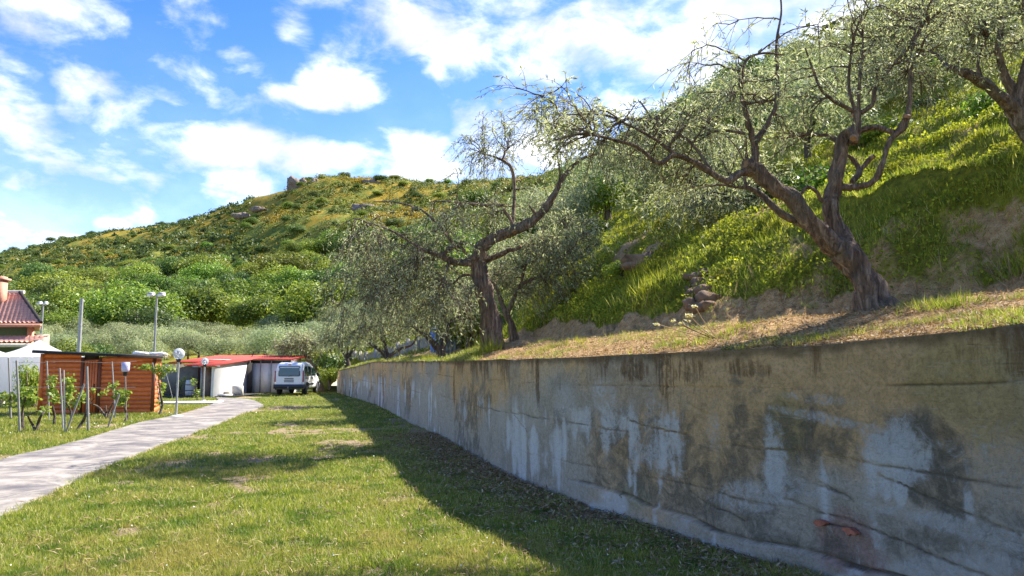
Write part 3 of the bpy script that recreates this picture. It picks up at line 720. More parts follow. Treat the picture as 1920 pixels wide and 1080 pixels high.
lime = np.maximum(lime, .95*fm*sstep(-.2, .05, fbm(S2*3, zz*3, 5))); dark = dark*(1-.8*fm); rust = rust*(1-fm)
c = mixc(c, A(.05, .042, .03), (np.clip(grs*55, 0, .68)*sstep(-.12, .12, fbm(S2*2.5, zz*2.5, 44)))[..., None])
gmask = 1-np.clip(grs*60, 0, 1); lime = lime*gmask
c = mixc(c, A(.13, .09, .045), (.7*(1-sstep(.02, .10, dtop+.12*N4)))[..., None])
NV = NH+1; nS = len(ss)
fV = np.stack([WX, WY, zz], -1).reshape(-1, 3)
i_ = np.arange(nS-1)[:, None]*NV; j_ = np.arange(NH)[None]
wf = np.stack([i_+j_, i_+NV+j_, i_+NV+j_+1, i_+j_+1], -1).reshape(-1, 4)
TK = .26
bk = np.stack([xy[:, 0]-nm[:, 0]*TK, xy[:, 1]-nm[:, 1]*TK], 1)
bt = np.column_stack([bk, zt]); bb = np.column_stack([bk, zt*0-.15])
V = np.vstack([fV, bt, bb]); o1 = len(fV); o2 = o1+nS
k_ = np.arange(nS-1); top = np.stack([k_*NV+NH, (k_+1)*NV+NH, o1+k_+1, o1+k_], 1); back = np.stack([o1+k_, o1+k_+1, o2+k_+1, o2+k_], 1)
e = (nS-1)*NV; endf = np.array([[e+q for q in range(NV)]+[o1+nS-1, o2+nS-1]]); endf0 = np.array([[q for q in range(NV)][::-1]+[o2, o1]])
c = np.clip(c, 0, .8); msk = np.zeros((len(V), 4)); msk[:nS*NV, 0] = lime.ravel(); msk[:nS*NV, 1] = dark.ravel(); msk[:nS*NV, 2] = rust.ravel()
colr = np.vstack([c.reshape(-1, 3), np.tile([.26, .21, .13], (2*nS, 1))])
colr = np.column_stack([colr, np.ones(len(colr))])
me = mesh_np('retaining_wall', V, [wf, top, back, endf, endf0], 'wall_concrete', False, {'col': ('FLOAT_COLOR', colr), 'msk': ('FLOAT_COLOR', msk)})
sm = np.zeros(len(me.polygons), bool); sm[:len(wf)] = True; me.polygons.foreach_set('use_smooth', sm)
uvl = me.uv_layers.new(name='UVMap'); sh = np.vstack([np.stack([S2, zz], -1).reshape(-1, 2), np.column_stack([ss, zt+.26]), np.column_stack([ss, zt+2.2])])
li = np.empty(len(me.loops), np.int32); me.loops.foreach_get('vertex_index', li); uvl.data.foreach_set('uv', sh[li].astype(np.float32).ravel())
wall = thing('retaining_wall', 'long stained concrete retaining wall along the lawn, holding up the olive terrace', 'wall', (float(xy[nS//2, 0]), float(xy[nS//2, 1]), 0))
worg = np.array(wall.location)
me.transform(__import__('mathutils').Matrix.Translation(-wall.location)); link('wall_face', me, wall)
for px, h, L, a in ((1538, .415, .12, .10), (1592, .405, .13, -.16)):
    s0 = s_of(px); q = wall_xy(np.array([s0]))[0]; k = np.argmin(abs(ss-s0)); d_ = tg[k]; rg = np.random.default_rng(px)
    top_ = [(L*(u_-.5), 0, .022*math.sin(math.pi*u_)*(.6+.8*rg.random())+.004) for u_ in np.linspace(0, 1, 7)]; bot_ = [(L*(u_-.5), 0, -.026*math.sin(math.pi*u_)*(.5+.9*rg.random())-.002) for u_ in np.linspace(1, 0, 7)]
    b = MB().prism(top_+bot_, (0, .05, 0))
    o = link('brick', b.mesh('brick', 'brick_red'), wall, np.array([q[0]+nm[k, 0]*.008, q[1]+nm[k, 1]*.008, h])-worg)
    o.rotation_euler = (0, a, math.atan2(d_[1], d_[0])); o['label'] = 'broken red brick showing through the render'

# ================================================================== THINGS
# ------------------------------------------------------------------ wooden shed
def frame(GL, GR):
    d = GR-GL; L = float(np.hypot(d[0], d[1])); a = math.atan2(d[1], d[0]); return L, a
GL, GR = P(70, 777, 25.0), P(288, 774, 26.2); GL[2] = GR[2] = 0
L, a = frame(GL, GR)
shed = thing('wooden_shed', 'orange-brown wooden plank shed with a flat sloping roof behind the young vines', 'shed', GL, a)
u0, u1 = .355, .505; hl, hr_ = 2.10, 1.95; DEP = 1.9
def hh(x): return hl+(hr_-hl)*x/L
meP = {}
rows = 13; ph = 2.0/rows; phl = (hl-.06)/rows; phr = (hr_-.02)/rows
def plank(x0, x1, z, h, y=0, ry=0, name='plank', mt='shed_wood'):
    key = (round(x1-x0, 3), round(h, 3))
    if key not in meP:
        w_ = x1-x0; b = MB().prism([(0, 0, 0), (0, -.014, .002), (0, -.008, h-.003), (0, 0, h-.006)], (w_, 0, 0)); meP[key] = b.mesh('plank', mt)
    o = link(name, meP[key], shed, (x0, y, z)); return o
for k in range(rows):
    z = .02+k*ph
    plank(.09, u0*L-.05, .02+k*phl, phl); plank(u1*L+.05, L-.11, .02+k*phr, phr)
    o = plank(.0, DEP-.1, z, ph*.98); o.location = (L, .05, z); o.rotation_euler = (0, 0, math.pi/2)
    o = plank(.0, DEP-.1, z, ph*.98); o.location = (0, DEP-.05, z); o.rotation_euler = (0, 0, -math.pi/2)
for x in (0.045, L-.05): link('corner_post', MB().box((x, .01, hh(x)/2-.03), (.11, .10, hh(x)-.06)).mesh('corner_post', 'shed_wood' if x < 1 else 'dark_wood'), shed)
b = MB().box((L/2, DEP, .98), (L-.1, .04, 1.94)); link('back_wall', b.mesh('back_wall', 'shed_wood'), shed)
x0, x1 = u0*L, u1*L
door = link('door', MB().box(((x0+x1)/2, -.005, .93), (x1-x0-.10, .03, 1.78)).mesh('door', 'dark_wood'), shed)
nb = 5; bw = (x1-x0-.12)/nb
for k in range(nb): link('board', MB().box((x0+.06+bw*(k+.5), -.03, .93), (bw-.012, .022, 1.76)).mesh('board', 'shed_wood'), door)
link('handle', MB().box((x1-.14, -.06, .95), (.03, .04, .14)).mesh('handle', 'dark_metal'), door)
for x in (x0-.0, x1): link('door_post', MB().box((x, -.015, .97), (.09, .07, 1.92)).mesh('door_post', 'dark_wood'), shed)
link('lintel_gap', MB().box(((x0+x1)/2, .0, 1.95), (x1-x0-.09, .02, .24)).mesh('lintel_gap', 'dark_trim'), shed)
e0, e1, fo, bo = -.20, L+.22, -.26, DEP+.15
roof = link('roof', MB().prism([(e0, fo, hl+.02), (e1, fo, hr_-.0), (e1, bo, hr_+.0), (e0, bo, hl+.02)], (0, 0, .035)).mesh('roof', 'roof_felt'), shed)
link('fascia', MB().prism([(e0-.01, fo-.02, hl-.045), (e1+.01, fo-.02, hr_-.065), (e1+.01, fo-.002, hr_-.065), (e0-.01, fo-.002, hl-.045)], (0, 0, .075)).mesh('fascia', 'dark_trim'), roof)
# plastic bags / sheeting lying on the roof
ca, sa = math.cos(a), math.sin(a)
def shedw(x, y, z): return np.array([GL[0]+ca*x-sa*y, GL[1]+sa*x+ca*y, z])
for i, (xx, yy, r_, lb) in enumerate(((2.9, .5, .13, 'crumpled white plastic sack, left of the two on the shed roof'), (3.5, .5, .15, 'crumpled white plastic sack nearest the right end of the shed roof'))):
    q = shedw(xx, yy, hh(xx)+.05); b = MB().sphere((0, 0, .04), r_, 16, 8, (2.0, 1.2, .5), .8, i*3+1)
    o = link('plastic_sack', b.mesh('plastic_sack', 'fabric_white', True), None, q, label=lb, category='sack', group='white sacks on the shed roof')

# ------------------------------------------------------------------ globe lamps
def globe_lamp(px, pyb, pytop, rpx, label, basew):
    g = G(px, pyb); Y = g[1]; H = P(px, pytop, Y)[2]; r = rpx*Y/F
    o = thing('globe_lamp', label, 'lamp', g, 0, 'globe lamps beside the path')
    zc = H-r
    link('pole', MB().lathe([(.035, 0), (.035, zc-r-.06)], (0, 0, 0), 10).mesh('pole', 'galvanised', True), o)
    link('base_plate', MB().lathe([(.0, .05), (.10, .05), (basew, .03), (basew*1.05, .0)], (0, 0, 0), 14).mesh('base_plate', 'panel_grey'), o)
    c = link('collar', MB().lathe([(.0, zc-r-.08), (.055, zc-r-.08), (.075, zc-r-.02), (.08, zc-r+.025), (0, zc-r+.03)], (0, 0, 0), 14).mesh('collar', 'dark_metal'), o)
    link('bulb', MB().sphere((0, 0, zc-r*.25), r*.28, 10, 8, (1, 1, 1.6)).mesh('bulb', 'fabric_white', True), c)
    link('globe', MB().sphere((0, 0, zc), r, 24, 16).mesh('globe', 'globe_glass', True), o)
globe_lamp(330, 781, 653, 10.5, 'nearer, larger globe lamp on a grey pole at the edge of the path', .22)
globe_lamp(381, 752, 671, 6.6, 'farther and smaller globe lamp on a pole in front of the dark barn opening', .12)

# floodlight masts
def mast(px, pyt, Y, r, label, head, base_z=None):
    x = P(px, 600, Y)[0]; z0 = 0.0 if Y < 54 else float(hill_z(x, Y)); H = P(px, pyt, Y)[2]
    o = thing('floodlight_mast' if head else 'metal_pole', label, 'pole', (x, Y, z0))
    link('pole', MB().lathe([(r*1.2, -.1), (r, H-z0)], (0, 0, 0), 8).mesh('pole', 'galvanised', True), o)
    if head:
        link('crossarm', MB().box((0, 0, H-z0), (head*2, .08, .08)).mesh('crossarm', 'galvanised'), o)
        for sx in (-1, 1):
            hd = link('floodlight', MB().box((sx*head*.75, -.1, H-z0+.03), (head*.8, .35, .2), 0, .3).mesh('floodlight', 'fabric_white'), o)
            link('visor', MB().box((sx*head*.75, -.12, H-z0+.16), (head*.7, .42, .03), 0, .3).mesh('visor', 'galvanised'), hd)
mast(292, 554, 48, .065, 'tall thin mast with twin white floodlights behind the right end of the shed', .45)
mast(79, 570, 62, .07, 'short floodlight mast beside the tiled house roof', .32)
mast(151, 560, 44, .10, 'plain pale metal pole rising behind the middle of the shed', 0)

# ------------------------------------------------------------------ vine posts, vines
posts = [ # top, bottom, radius, material, label
 ((16,671),(21,787),0.0279,'grey_post','leftmost tall vine post, wrapped with tendrils, before the white tent'),
 ((31,676),(38,812),0.0310,'grey_post','leaning grey vine post just right of the leftmost one'),
 ((51,698),(53,773),0.0186,'bark','thin brown stake between the white tent and the leafy vine'),
 ((88,677),(93,788),0.0217,'galvanised','slim pale vine post at the left end of the shed'),
 ((103,695),(116,778),0.0136,'cut_wood','short slanting cane in front of the shed'),
 ((112,690),(119,806),0.0211,'galvanised','left one of the close pair of vine posts'),
 ((119.5,694),(122,812),0.0211,'galvanised','right one of the close pair of vine posts'),
 ((163,687),(166,810),0.0341,'grey_post','thick pale concrete vine post in front of the shed door'),
 ((210,678),(217,785),0.0211,'galvanised','slim pale vine post right of the shed door'),
 ((235,697),(237,792),0.0186,'grey_post','vine post capped with a lilac plastic cup'),
 ((286,680),(305,777),0.0186,'galvanised','pale pole leaning at the right corner of the shed'),
 ((311,699),(325,748),0.0136,'galvanised','short leaning pale pole between shed and lamp')]
for (tx, ty), (bx, by), r_, mt, lb in posts:
    g = G(bx, by); tp = P(tx, ty, g[1]); r_ *= .85; b = MB().tube([(0, 0, -.1), tuple((tp-g)*.5), tuple(tp-g)], [r_, r_, r_*.92], 8)
    o = thing('vine_post', lb, 'post', g, 0, 'vine posts in front of the shed')
    link('post', b.mesh('post', mt), o)
    if 'lilac' in lb:
        link('plastic_cup', MB().lathe([(0, 0), (.09, 0), (.11, .05), (.115, .27), (0, .28)], tuple(tp-g), 12).mesh('plastic_cup', 'lilac_plastic'), o)
        link('collar', MB().lathe([(.03, -.12), (.06, -.1), (.06, 0)], tuple(tp-g), 10).mesh('collar', 'dark_metal'), o)
for (tx, ty), (bx, by), lb in (((158,720),(122,812),'long grey brace slanting left from the thick concrete post'),((224,738),(201,803),'short grey brace slanting left below the slim vine post')):
    g = G(bx, by); tp = P(tx, ty, g[1]+.1)
    link('post_brace', MB().tube([(0, 0, -.05), tuple(tp-g)], .022, 6).mesh('post_brace', 'grey_post'), None, g, label=lb, category='brace')
# wires
for z, lb in ((1.75, 'upper thin wire strung between the vine posts'), (1.0, 'lower thin wire strung between the vine posts')):
    A0 = G(16, 787); B0 = G(250, 792); pts = []
    for k in range(9): q = A0+(B0-A0)*k/8; pts.append((q[0], q[1], z-.02*math.sin(k*1.3)))
    g = np.array(pts[0]); link('vine_wire', MB().tube(np.array(pts)-g, .005, 4).mesh('vine_wire', 'galvanised'), None, g, label=lb, category='wire')

def leaf_cloud(mb, c, r, n, L, W=None, sc=(1, 1, 1), shell=.35, up=.3, outw=.8):
    d = rng.normal(size=(n, 3)); d /= np.linalg.norm(d, axis=1)[:, None]
    rad = (rng.random(n)**shell)[:, None]
    pos = np.array(c)+d*rad*r*np.array(sc)
    nrm = d*outw+rng.normal(size=(n, 3))*.55+np.array([0, 0, up])
    dr = np.cross(nrm, rng.normal(size=(n, 3)))
    mb.leaves(pos, dr, L*(.6+.8*rng.random(n)), (W or L*.62)*(.6+.8*rng.random(n)), nrm)
vines = [ # stems (pixel polylines), leaf blobs (px,py,rx,ry,n)
 ([[(22,787),(18,760),(20,742)]], [(12,742,14,9,80),(30,742,14,10,80),(18,757,12,8,50)], 'small vine with round leaf tufts by the leftmost post'),
 ([[(44,806),(42,770),(48,745)]], [(46,738,15,16,150),(58,748,12,16,120),(40,752,10,12,80)], 'bushy vine in front of the white tent'),
 ([[(69,809),(60,795),(52,780)],[(69,809),(72,792),(78,778),(92,764)]], [(84,770,9,9,60)], 'bare dark forked vine stock left of the shed'),
 ([[(101,797),(102,780),(98,760)]], [(97,715,7,14,60),(98,735,8,18,90),(104,750,9,10,70)], 'narrow upright vine between the slim posts'),
 ([[(135,790),(132,770),(124,755)]], [(130,712,9,10,70),(132,728,9,12,90),(128,745,9,12,80),(124,760,8,7,50)], 'tallest leafy vine, left of the shed door'),
 ([[(143,807),(156,788),(162,772),(162,752)]], [(155,745,8,10,70),(143,757,7,8,50)], 'dark curved vine stock with small leaves by the thick post'),
 ([[(202,784),(185,764),(168,756)],[(200,784),(198,760)],[(202,784),(206,768),(212,755)]], [(194,737,7,6,30),(174,731,6,6,20)], 'dark arching vine stock reaching left to the thick post'),
 ([[(233,792),(238,780),(232,760)]], [(212,724,9,8,60),(222,738,12,10,110),(230,752,11,12,120),(240,735,6,5,30)], 'yellow-green vine right of the shed door'),
 ([[(298,778),(304,760),(300,735),(297,705)]], [(272,688,16,6,90),(295,690,14,9,90),(303,700,14,12,110),(303,725,7,16,80),(318,690,14,9,80),(297,756,5,6,30)], 'climbing vine arching from the right corner of the shed'),
 ([[(330,742),(336,735),(340,722)]], [(345,712,9,9,60),(338,722,9,8,60)], 'small shrub behind the nearer globe lamp'),
 ([[(372,750),(368,738),(366,722)]], [(370,738,9,10,80),(362,716,8,8,60)], 'small leafy shrub beside the farther globe lamp')]
for stems, bl, lb in vines:
    g = G(*stems[0][0]); Y = g[1]
    o = thing('grape_vine' if 'vine' in lb else 'small_shrub', lb, 'vine' if 'vine' in lb else 'shrub', g, 0)
    b = MB()
    for st in stems:
        pts = [P(x, y, Y+.12*i*(1 if i % 2 else -1))-g for i, (x, y) in enumerate(st)]; pts[0][2] = -.03
        pts = crom(pts, 4); b.tube(pts, np.linspace(.042, .022, len(pts)), 6, jitter=.25)
    top_ = P(stems[0][-1][0], stems[0][-1][1], Y)-g
    for x, y, *_ in bl:
        q = P(x, y, Y)-g; b.tube(crom([top_, (top_+q)/2+np.array([0, .05, .06]), q], 3), np.linspace(.012, .006, 7), 4)
    link('stock', b.mesh('stock', 'bark_dark'), o)
    b = MB()
    for x, y, rx, ry, n in bl:
        q = P(x, y, Y)-g; leaf_cloud(b, q, 1, int(n*.8), .09, .085, (rx*Y/F, .22, ry*Y/F), .6, .3, .3)
    link('leaves', b.mesh('leaves', 'vine_leaf'), o)

# ------------------------------------------------------------------ white gazebo tents
def tent(pxpeak, pypeak, Y, half, label, group, rz=.12):
    p = P(pxpeak, pypeak, Y); H = p[2]; ez = P(pxpeak, 668, Y-half)[2]
    o = thing('gazebo_tent', label, 'tent', (p[0], Y, 0), rz, group)
    cs = [(-half, -half), (half, -half), (half, half), (-half, half)]
    b = MB()
    for k in range(4):
        A_, B_ = np.array([*cs[k], ez]), np.array([*cs[(k+1) % 4], ez]); T_ = np.array([0, 0, H]); n = 8; V = []; f = []
        for i in range(n+1):
            for j in range(n+1):
                q = (A_*(1-j/n)+B_*j/n); q = q*(1-i/n)+T_*i/n; q[2] -= .16*math.sin(math.pi*i/n)*1.0; V.append(q)
        f = [[i*(n+1)+j, i*(n+1)+j+1, (i+1)*(n+1)+j+1, (i+1)*(n+1)+j] for i in range(n) for j in range(n)]; b.add(V, f)
    link('canopy', b.mesh('canopy', 'tent_fabric', True), o)
    for k in range(4):
        A_, B_ = np.array(cs[k]), np.array(cs[(k+1) % 4]); n = 24; V = []
        for j in range(n+1):
            q = A_+(B_-A_)*j/n; nrm_ = np.array([(B_-A_)[1], -(B_-A_)[0]])/np.linalg.norm(B_-A_); q = q+nrm_*.035*math.sin(j*1.7+k)
            V += [(q[0], q[1], ez-.01), (q[0]*1.01, q[1]*1.01, .35 if k == 0 else .1)]
        link('side_curtain', MB().add(V, [[2*j, 2*j+1, 2*j+3, 2*j+2] for j in range(n)]).mesh('side_curtain', 'tent_fabric', True), o)
    for x, y in cs: link('leg', MB().box((x*.985, y*.985, ez/2), (.05, .05, ez)).mesh('leg', 'galvanised'), o)
tent(74, 637, 37, 1.6, 'white peaked gazebo tent directly left of the shed', 'white gazebo tents')
tent(-46, 636, 37.5, 1.6, 'white peaked gazebo tent at the left edge of the photo', 'white gazebo tents')
# low pale stone slabs under the tents
b = MB().box((0, 0, .16), (2.4, .5, .30), .1).box((-1.1, -.15, .12), (.8, .4, .22), -.3)
g = G(60, 790); g = P(48, 770, 30); g[2] = 0
o = thing('garden_bench', 'low pale stone bench in front of the white tent', 'bench', g)
link('seat', MB().box((0, 0, .42), (2.6, .45, .09)).mesh('seat', 'cream'), o)
for x in (-1.05, 0, 1.05): link('leg', MB().box((x, 0, .18), (.16, .38, .38)).mesh('leg', 'cream'), o)

# ------------------------------------------------------------------ tiled house
hx1 = P(77, 606, 45)[0]; ez = P(77, 606, 45)[2]; rx1 = P(37, 549, 49.5)[0]; rz_ = P(37, 549, 49.5)[2]; hx0 = hx1-11
base = np.array([hx1-5.5, 47.5, 0])
house = thing('house', 'green house with a terracotta tiled hip roof at the left edge', 'house', base)
def Hm(b, m, s=False): return b.mesh('m', m, s, base)
wx1 = P(57, 620, 46)[0]; zb = ez-.05
wallo = link('wall', Hm(MB().prism([(hx0+.5, 46, 0), (wx1, 46, 0), (P(50, 600, 52)[0], 52, 0), (hx0+.5, 52, 0)], (0, 0, zb)), 'green_wall'), house)
link('corner_pillar', Hm(MB().box((wx1+.04, 45.97, zb/2), (.30, .22, zb)), 'salmon_trim'), house)
link('rear_wall', Hm(MB().box((P(66, 620, 50)[0], 50.5, 1.9), (.8, 1.0, 3.7)), 'weathered_block'), house)
# roof slopes as corrugated tiles
def tiled(c00, c10, c01, c11, nu, nv, amp, parent, name='tile_field'):
    """c00-c10 eave, c01-c11 ridge"""
    c00, c10, c01, c11 = map(np.array, (c00, c10, c01, c11)); V = []; n_ = nu*6
    nrm_ = np.cross(c10-c00, c01-c00); nrm_ /= np.linalg.norm(nrm_)
    rowsv = []
    for r_ in range(nv):
        for e_, lift in ((0, .05), (.98, 0)): rowsv.append(((r_+e_)/nv, lift))
    for v_, lift in rowsv:
        A_, B_ = c00+(c01-c00)*v_, c10+(c11-c10)*v_; full = np.linalg.norm(c10-c00); 
        for k in range(n_+1):
            q = A_+(B_-A_)*k/n_; V.append(q+nrm_*(amp*math.cos(2*math.pi*k/6*np.linalg.norm(B_-A_)/full)+lift))
    f = [[i*(n_+1)+j, i*(n_+1)+j+1, (i+1)*(n_+1)+j+1, (i+1)*(n_+1)+j] for i in range(len(rowsv)-1) for j in range(n_)]
    o = link(name, Hm(MB().add(V, f), 'terracotta'), parent); o['kind'] = 'stuff'; return o
yb = 53; xbk = P(74, 600, 53)[0]
roofo = link('roof', Hm(MB().add([(hx0, 45.05, ez-.1), (hx1, 45.05, ez-.1), (xbk, yb, ez-.1), (hx0, yb, ez-.1), (hx0+1, 49.5, rz_-.12), (rx1, 49.5, rz_-.12)], [[3, 2, 1, 0], [0, 1, 5, 4], [2, 3, 4, 5]]).add([(hx1, 45.05, ez-.1), (xbk, yb, ez-.1), (rx1, 49.5, rz_-.12)], [[0, 1, 2]]), 'salmon_trim'), house)
tiled((hx0, 45, ez), (hx1, 45, ez), (hx0+1, 49.5, rz_), (rx1, 49.5, rz_), 40, 13, .045, roofo)
tiled((hx1, 45, ez), (xbk, yb, ez), (rx1, 49.5, rz_), (rx1, 49.6, rz_), 32, 13, .045, roofo)
link('hip_cap', Hm(MB().tube([(hx1, 45, ez+.05), (rx1, 49.5, rz_+.06)], .10, 8), 'dark_trim'), roofo)
link('ridge_cap', Hm(MB().tube([(hx0+1, 49.5, rz_+.05), (rx1+.3, 49.5, rz_+.05)], .12, 8), 'cream'), roofo)
link('gutter', Hm(MB().box(((hx0+hx1)/2, 44.97, ez-.13), (hx1-hx0, .14, .20)), 'salmon_trim'), roofo)
cx_ = P(-4, 550, 48)[0]
ch = link('chimney', Hm(MB().box((cx_, 48, rz_-.3), (.75, .7, 1.9)), 'salmon_trim'), roofo)
link('chimney_cap', Hm(MB().box((cx_, 48, rz_+.74), (1.0, .95, .12)).box((cx_, 48, rz_+.85), (.7, .65, .12)), 'terracotta'), house)
px1 = P(68, 640, 44.2)[0]; pz0, pz1 = P(68, 642, 43.6)[2], P(60, 630, 45.9)[2]
por = link('porch', Hm(MB().box(((hx0+px1)/2, 43.75, pz0-.16), (px1-hx0, .12, .22)), 'cream'), house)
tiled((hx0, 43.6, pz0), (px1, 43.6, pz0), (hx0, 45.9, pz1), (px1-.3, 45.9, pz1), 38, 5, .045, por, 'tile_field')
link('porch_wall', Hm(MB().box(((hx0+px1)/2-.4, 45.0, 1.2), (px1-hx0-.8, .15, 2.4)), 'green_wall'), house)
wd = link('window', Hm(MB().box((hx1-5.0, 45.96, 3.0), (1.0, .06, .9)), 'dark_trim'), house); link('window_frame', Hm(MB().box((hx1-5.0, 45.93, 2.5), (1.2, .10, .08)), 'cream'), wd)

# ------------------------------------------------------------------ low barn
bb_ = np.array([-15.5, 42, 0])
barn = thing('low_barn', 'low white outbuilding with a faded red corrugated roof and a dark opening', 'outbuilding', bb_)
def Bm(b, m): return b.mesh('m', m, False, bb_)
xA, yA = G(406, 744)[0], 39.3
xB, yB = P(468, 700, 45)[0], 45.0
zr = lambda y: 1.64+(y-39.3)*.067
link('side_wall', Bm(MB().add([(xA, yA, 0), (xB, yB, 0), (xB, yB, zr(yB)-.03), (xA, yA, zr(yA)-.03), (xA-.14, yA, 0), (xB-.14, yB, 0), (xB-.14, yB, zr(yB)-.03), (xA-.14, yA, zr(yA)-.03)],
     [[0, 1, 2, 3], [5, 4, 7, 6], [4, 0, 3, 7], [1, 5, 6, 2]]), 'white_wall'), barn)
# vertical panels right of it
xp0, xp1 = xB, P(548, 700, 45)[0]; npn = 4; pw = (xp1-xp0)/npn
for k in range(npn):
    p_ = link('wall_panel', Bm(MB().box((xp0+pw*(k+.5), 45.05, .90), (pw-.045, .06, 1.74)), 'panel_grey'), barn)
    link('panel_seam', Bm(MB().box((xp0+pw*(k+1), 45.03, .96), (.035, .10, 1.92)), 'galvanised'), p_)
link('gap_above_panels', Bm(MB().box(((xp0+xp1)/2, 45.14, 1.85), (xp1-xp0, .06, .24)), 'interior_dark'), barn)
link('end_wall', Bm(MB().add([(xp1, 45, 0), (xp1-.6, 49.0, 0), (xp1-.6, 49.0, zr(49.0)-.03), (xp1, 45, zr(45)-.03), (xp1-.1, 45, 0), (xp1-.7, 49.0, 0), (xp1-.7, 49.0, zr(49.0)-.03), (xp1-.1, 45, zr(45)-.03)], [[0, 1, 2, 3], [5, 4, 7, 6], [4, 0, 3, 7], [1, 5, 6, 2]]), 'white_wall'), barn)
link('rear_wall', Bm(MB().box(((-20+xp1-.7)/2, 48.9, 1.0), (xp1-.7+20, .12, 2.0)), 'white_wall'), barn)
xO = P(378, 700, 39.4)[0]
link('door_post', Bm(MB().box((xO, 39.4, .8), (.07, .07, 1.6)), 'galvanised'), barn)
# left part, set back
xl0, xl1 = P(338, 700, 43)[0], xO-.0
link('left_wall', Bm(MB().box(((xl0+xl1)/2, 43.1, .86), (xl1-xl0, .12, 1.72)), 'pink_wall'), barn)
wn_ = link('window', Bm(MB().box((P(349, 700, 43)[0], 43.02, .95), (.55, .06, .95)), 'interior_dark'), barn)
link('window_frame', Bm(MB().box((P(349, 700, 43)[0], 42.98, .95), (.06, .05, 1.0)), 'fabric_white'), wn_)
link('dividing_wall', Bm(MB().box((xO-.02, 41.3, .82), (.10, 3.6, 1.64)), 'pink_wall'), barn)
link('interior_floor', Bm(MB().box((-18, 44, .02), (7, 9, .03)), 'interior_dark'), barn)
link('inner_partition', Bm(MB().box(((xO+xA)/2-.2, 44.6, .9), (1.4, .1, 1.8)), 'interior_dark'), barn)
# roof: corrugated sheets
rf_ = link('roof_frame', Bm(MB().box((xA-.5, 39.45, zr(39.45)-.06), (1.4, .06, .08)).box((xB-.9, 45.0, zr(45)-.06), (.08, 9, .06)), 'galvanised'), barn)
def sheet(x0, x1, y0, y1):
    n_ = int((x1-x0)/.04); V = []
    for y in (y0, (y0+y1)/2, y1):
        for k in range(n_+1): V.append((x0+(x1-x0)*k/n_, y, zr(y)+.015*math.sin(k*math.pi/2)+.012))
    for y in (y1, y0):
        for k in range(n_+1): V.append((x0+(x1-x0)*k/n_, y, zr(y)-.03))
    m_ = n_+1; f = [[i*m_+j, i*m_+j+1, (i+1)*m_+j+1, (i+1)*m_+j] for i in (0, 1, 2, 3) for j in range(n_)]+[[4*m_+j, 4*m_+j+1, j+1, j] for j in range(n_)]
    link('roof_sheet', Bm(MB().add(V, f), 'red_roof'), barn)
xq = xA+.12
for k in range(4):
    x1_ = xq-k*.93; y0_ = 39.05 if k < 1 else (39.6 if k < 2 else 41.9)
    sheet(x1_-.925, x1_, y0_, 49.0)
x_ = xq+.005
while x_ < xp1-.1: sheet(x_, min(x_+.99, xp1+.08), 44.75, 49.0); x_ += 1.0
# small shadowy things by the white wall
q = G(396+58, 741); 
link('low_kerb', Bm(MB().box((xA+.35, 40.6, .06), (.5, 2.0, .12)), 'cream'), barn)
link('block', MB().box((0, 0, .12), (.9, .35, .24)).mesh('block', 'weathered_block'), None, G(417, 742)+np.array([0, -.15, 0]), label='grey concrete block lying at the foot of the white barn wall', category='block')
link('plaster_slab', MB().box((0, 0, .27), (.55, .18, .54), 0, .1).mesh('plaster_slab', 'cream'), None, G(444, 742)+np.array([.15, -.3, 0]), label='cream slab leaning against the white barn wall', category='slab')
# frame of poles on the roof
q = P(487, 664, 47.2); o = thing('pipe_rack', 'dark metal rack standing on the red barn roof', 'rack', (q[0], q[1], zr(47.2)))
for x in (-.5, .5): link('leg', MB().tube([(x, 0, 0), (x*.75, 0, .32)], .025, 5).mesh('leg', 'dark_metal'), o)
link('rail', MB().tube([(-.55, 0, .18), (.6, 0, .18)], .025, 5).mesh('rail', 'dark_metal'), o); link('rail', MB().tube([(-.38, 0, .32), (.38, 0, .32)], .03, 5).mesh('rail', 'dark_metal'), o)
# objects in the yard left of the barn
o = thing('water_barrel', 'grey water barrel in front of the pinkish barn wall', 'barrel', P(360, 700, 41)*np.array([1, 1, 0]))
link('barrel_body', MB().lathe([(0, 0), (.28, 0), (.31, .2), (.31, .6), (.28, .85), (0, .86)], (0, 0, 0), 16).mesh('barrel_body', 'panel_grey', True), o)
link('hoop', MB().lathe([(.315, .28), (.325, .3), (.315, .32)], (0, 0, 0), 16).mesh('hoop', 'dark_metal'), o); link('hoop', MB().lathe([(.315, .58), (.325, .6), (.315, .62)], (0, 0, 0), 16).mesh('hoop', 'dark_metal'), o)
b = MB().box((0, 0, .85), (3.2, .14, 1.7)); q = P(318, 720, 42.5); q[2] = 0
link('low_wall', b.mesh('low_wall', 'weathered_block'), None, q, label='low grey wall between the shed and the barn', category='wall')
link('concrete_strip', MB().box((0, 0, .03), (4.0, 1.4, .06), .2).mesh('concrete_strip', 'cream'), None, P(325, 720, 33)*np.array([1, 1, 0]), kind='structure')

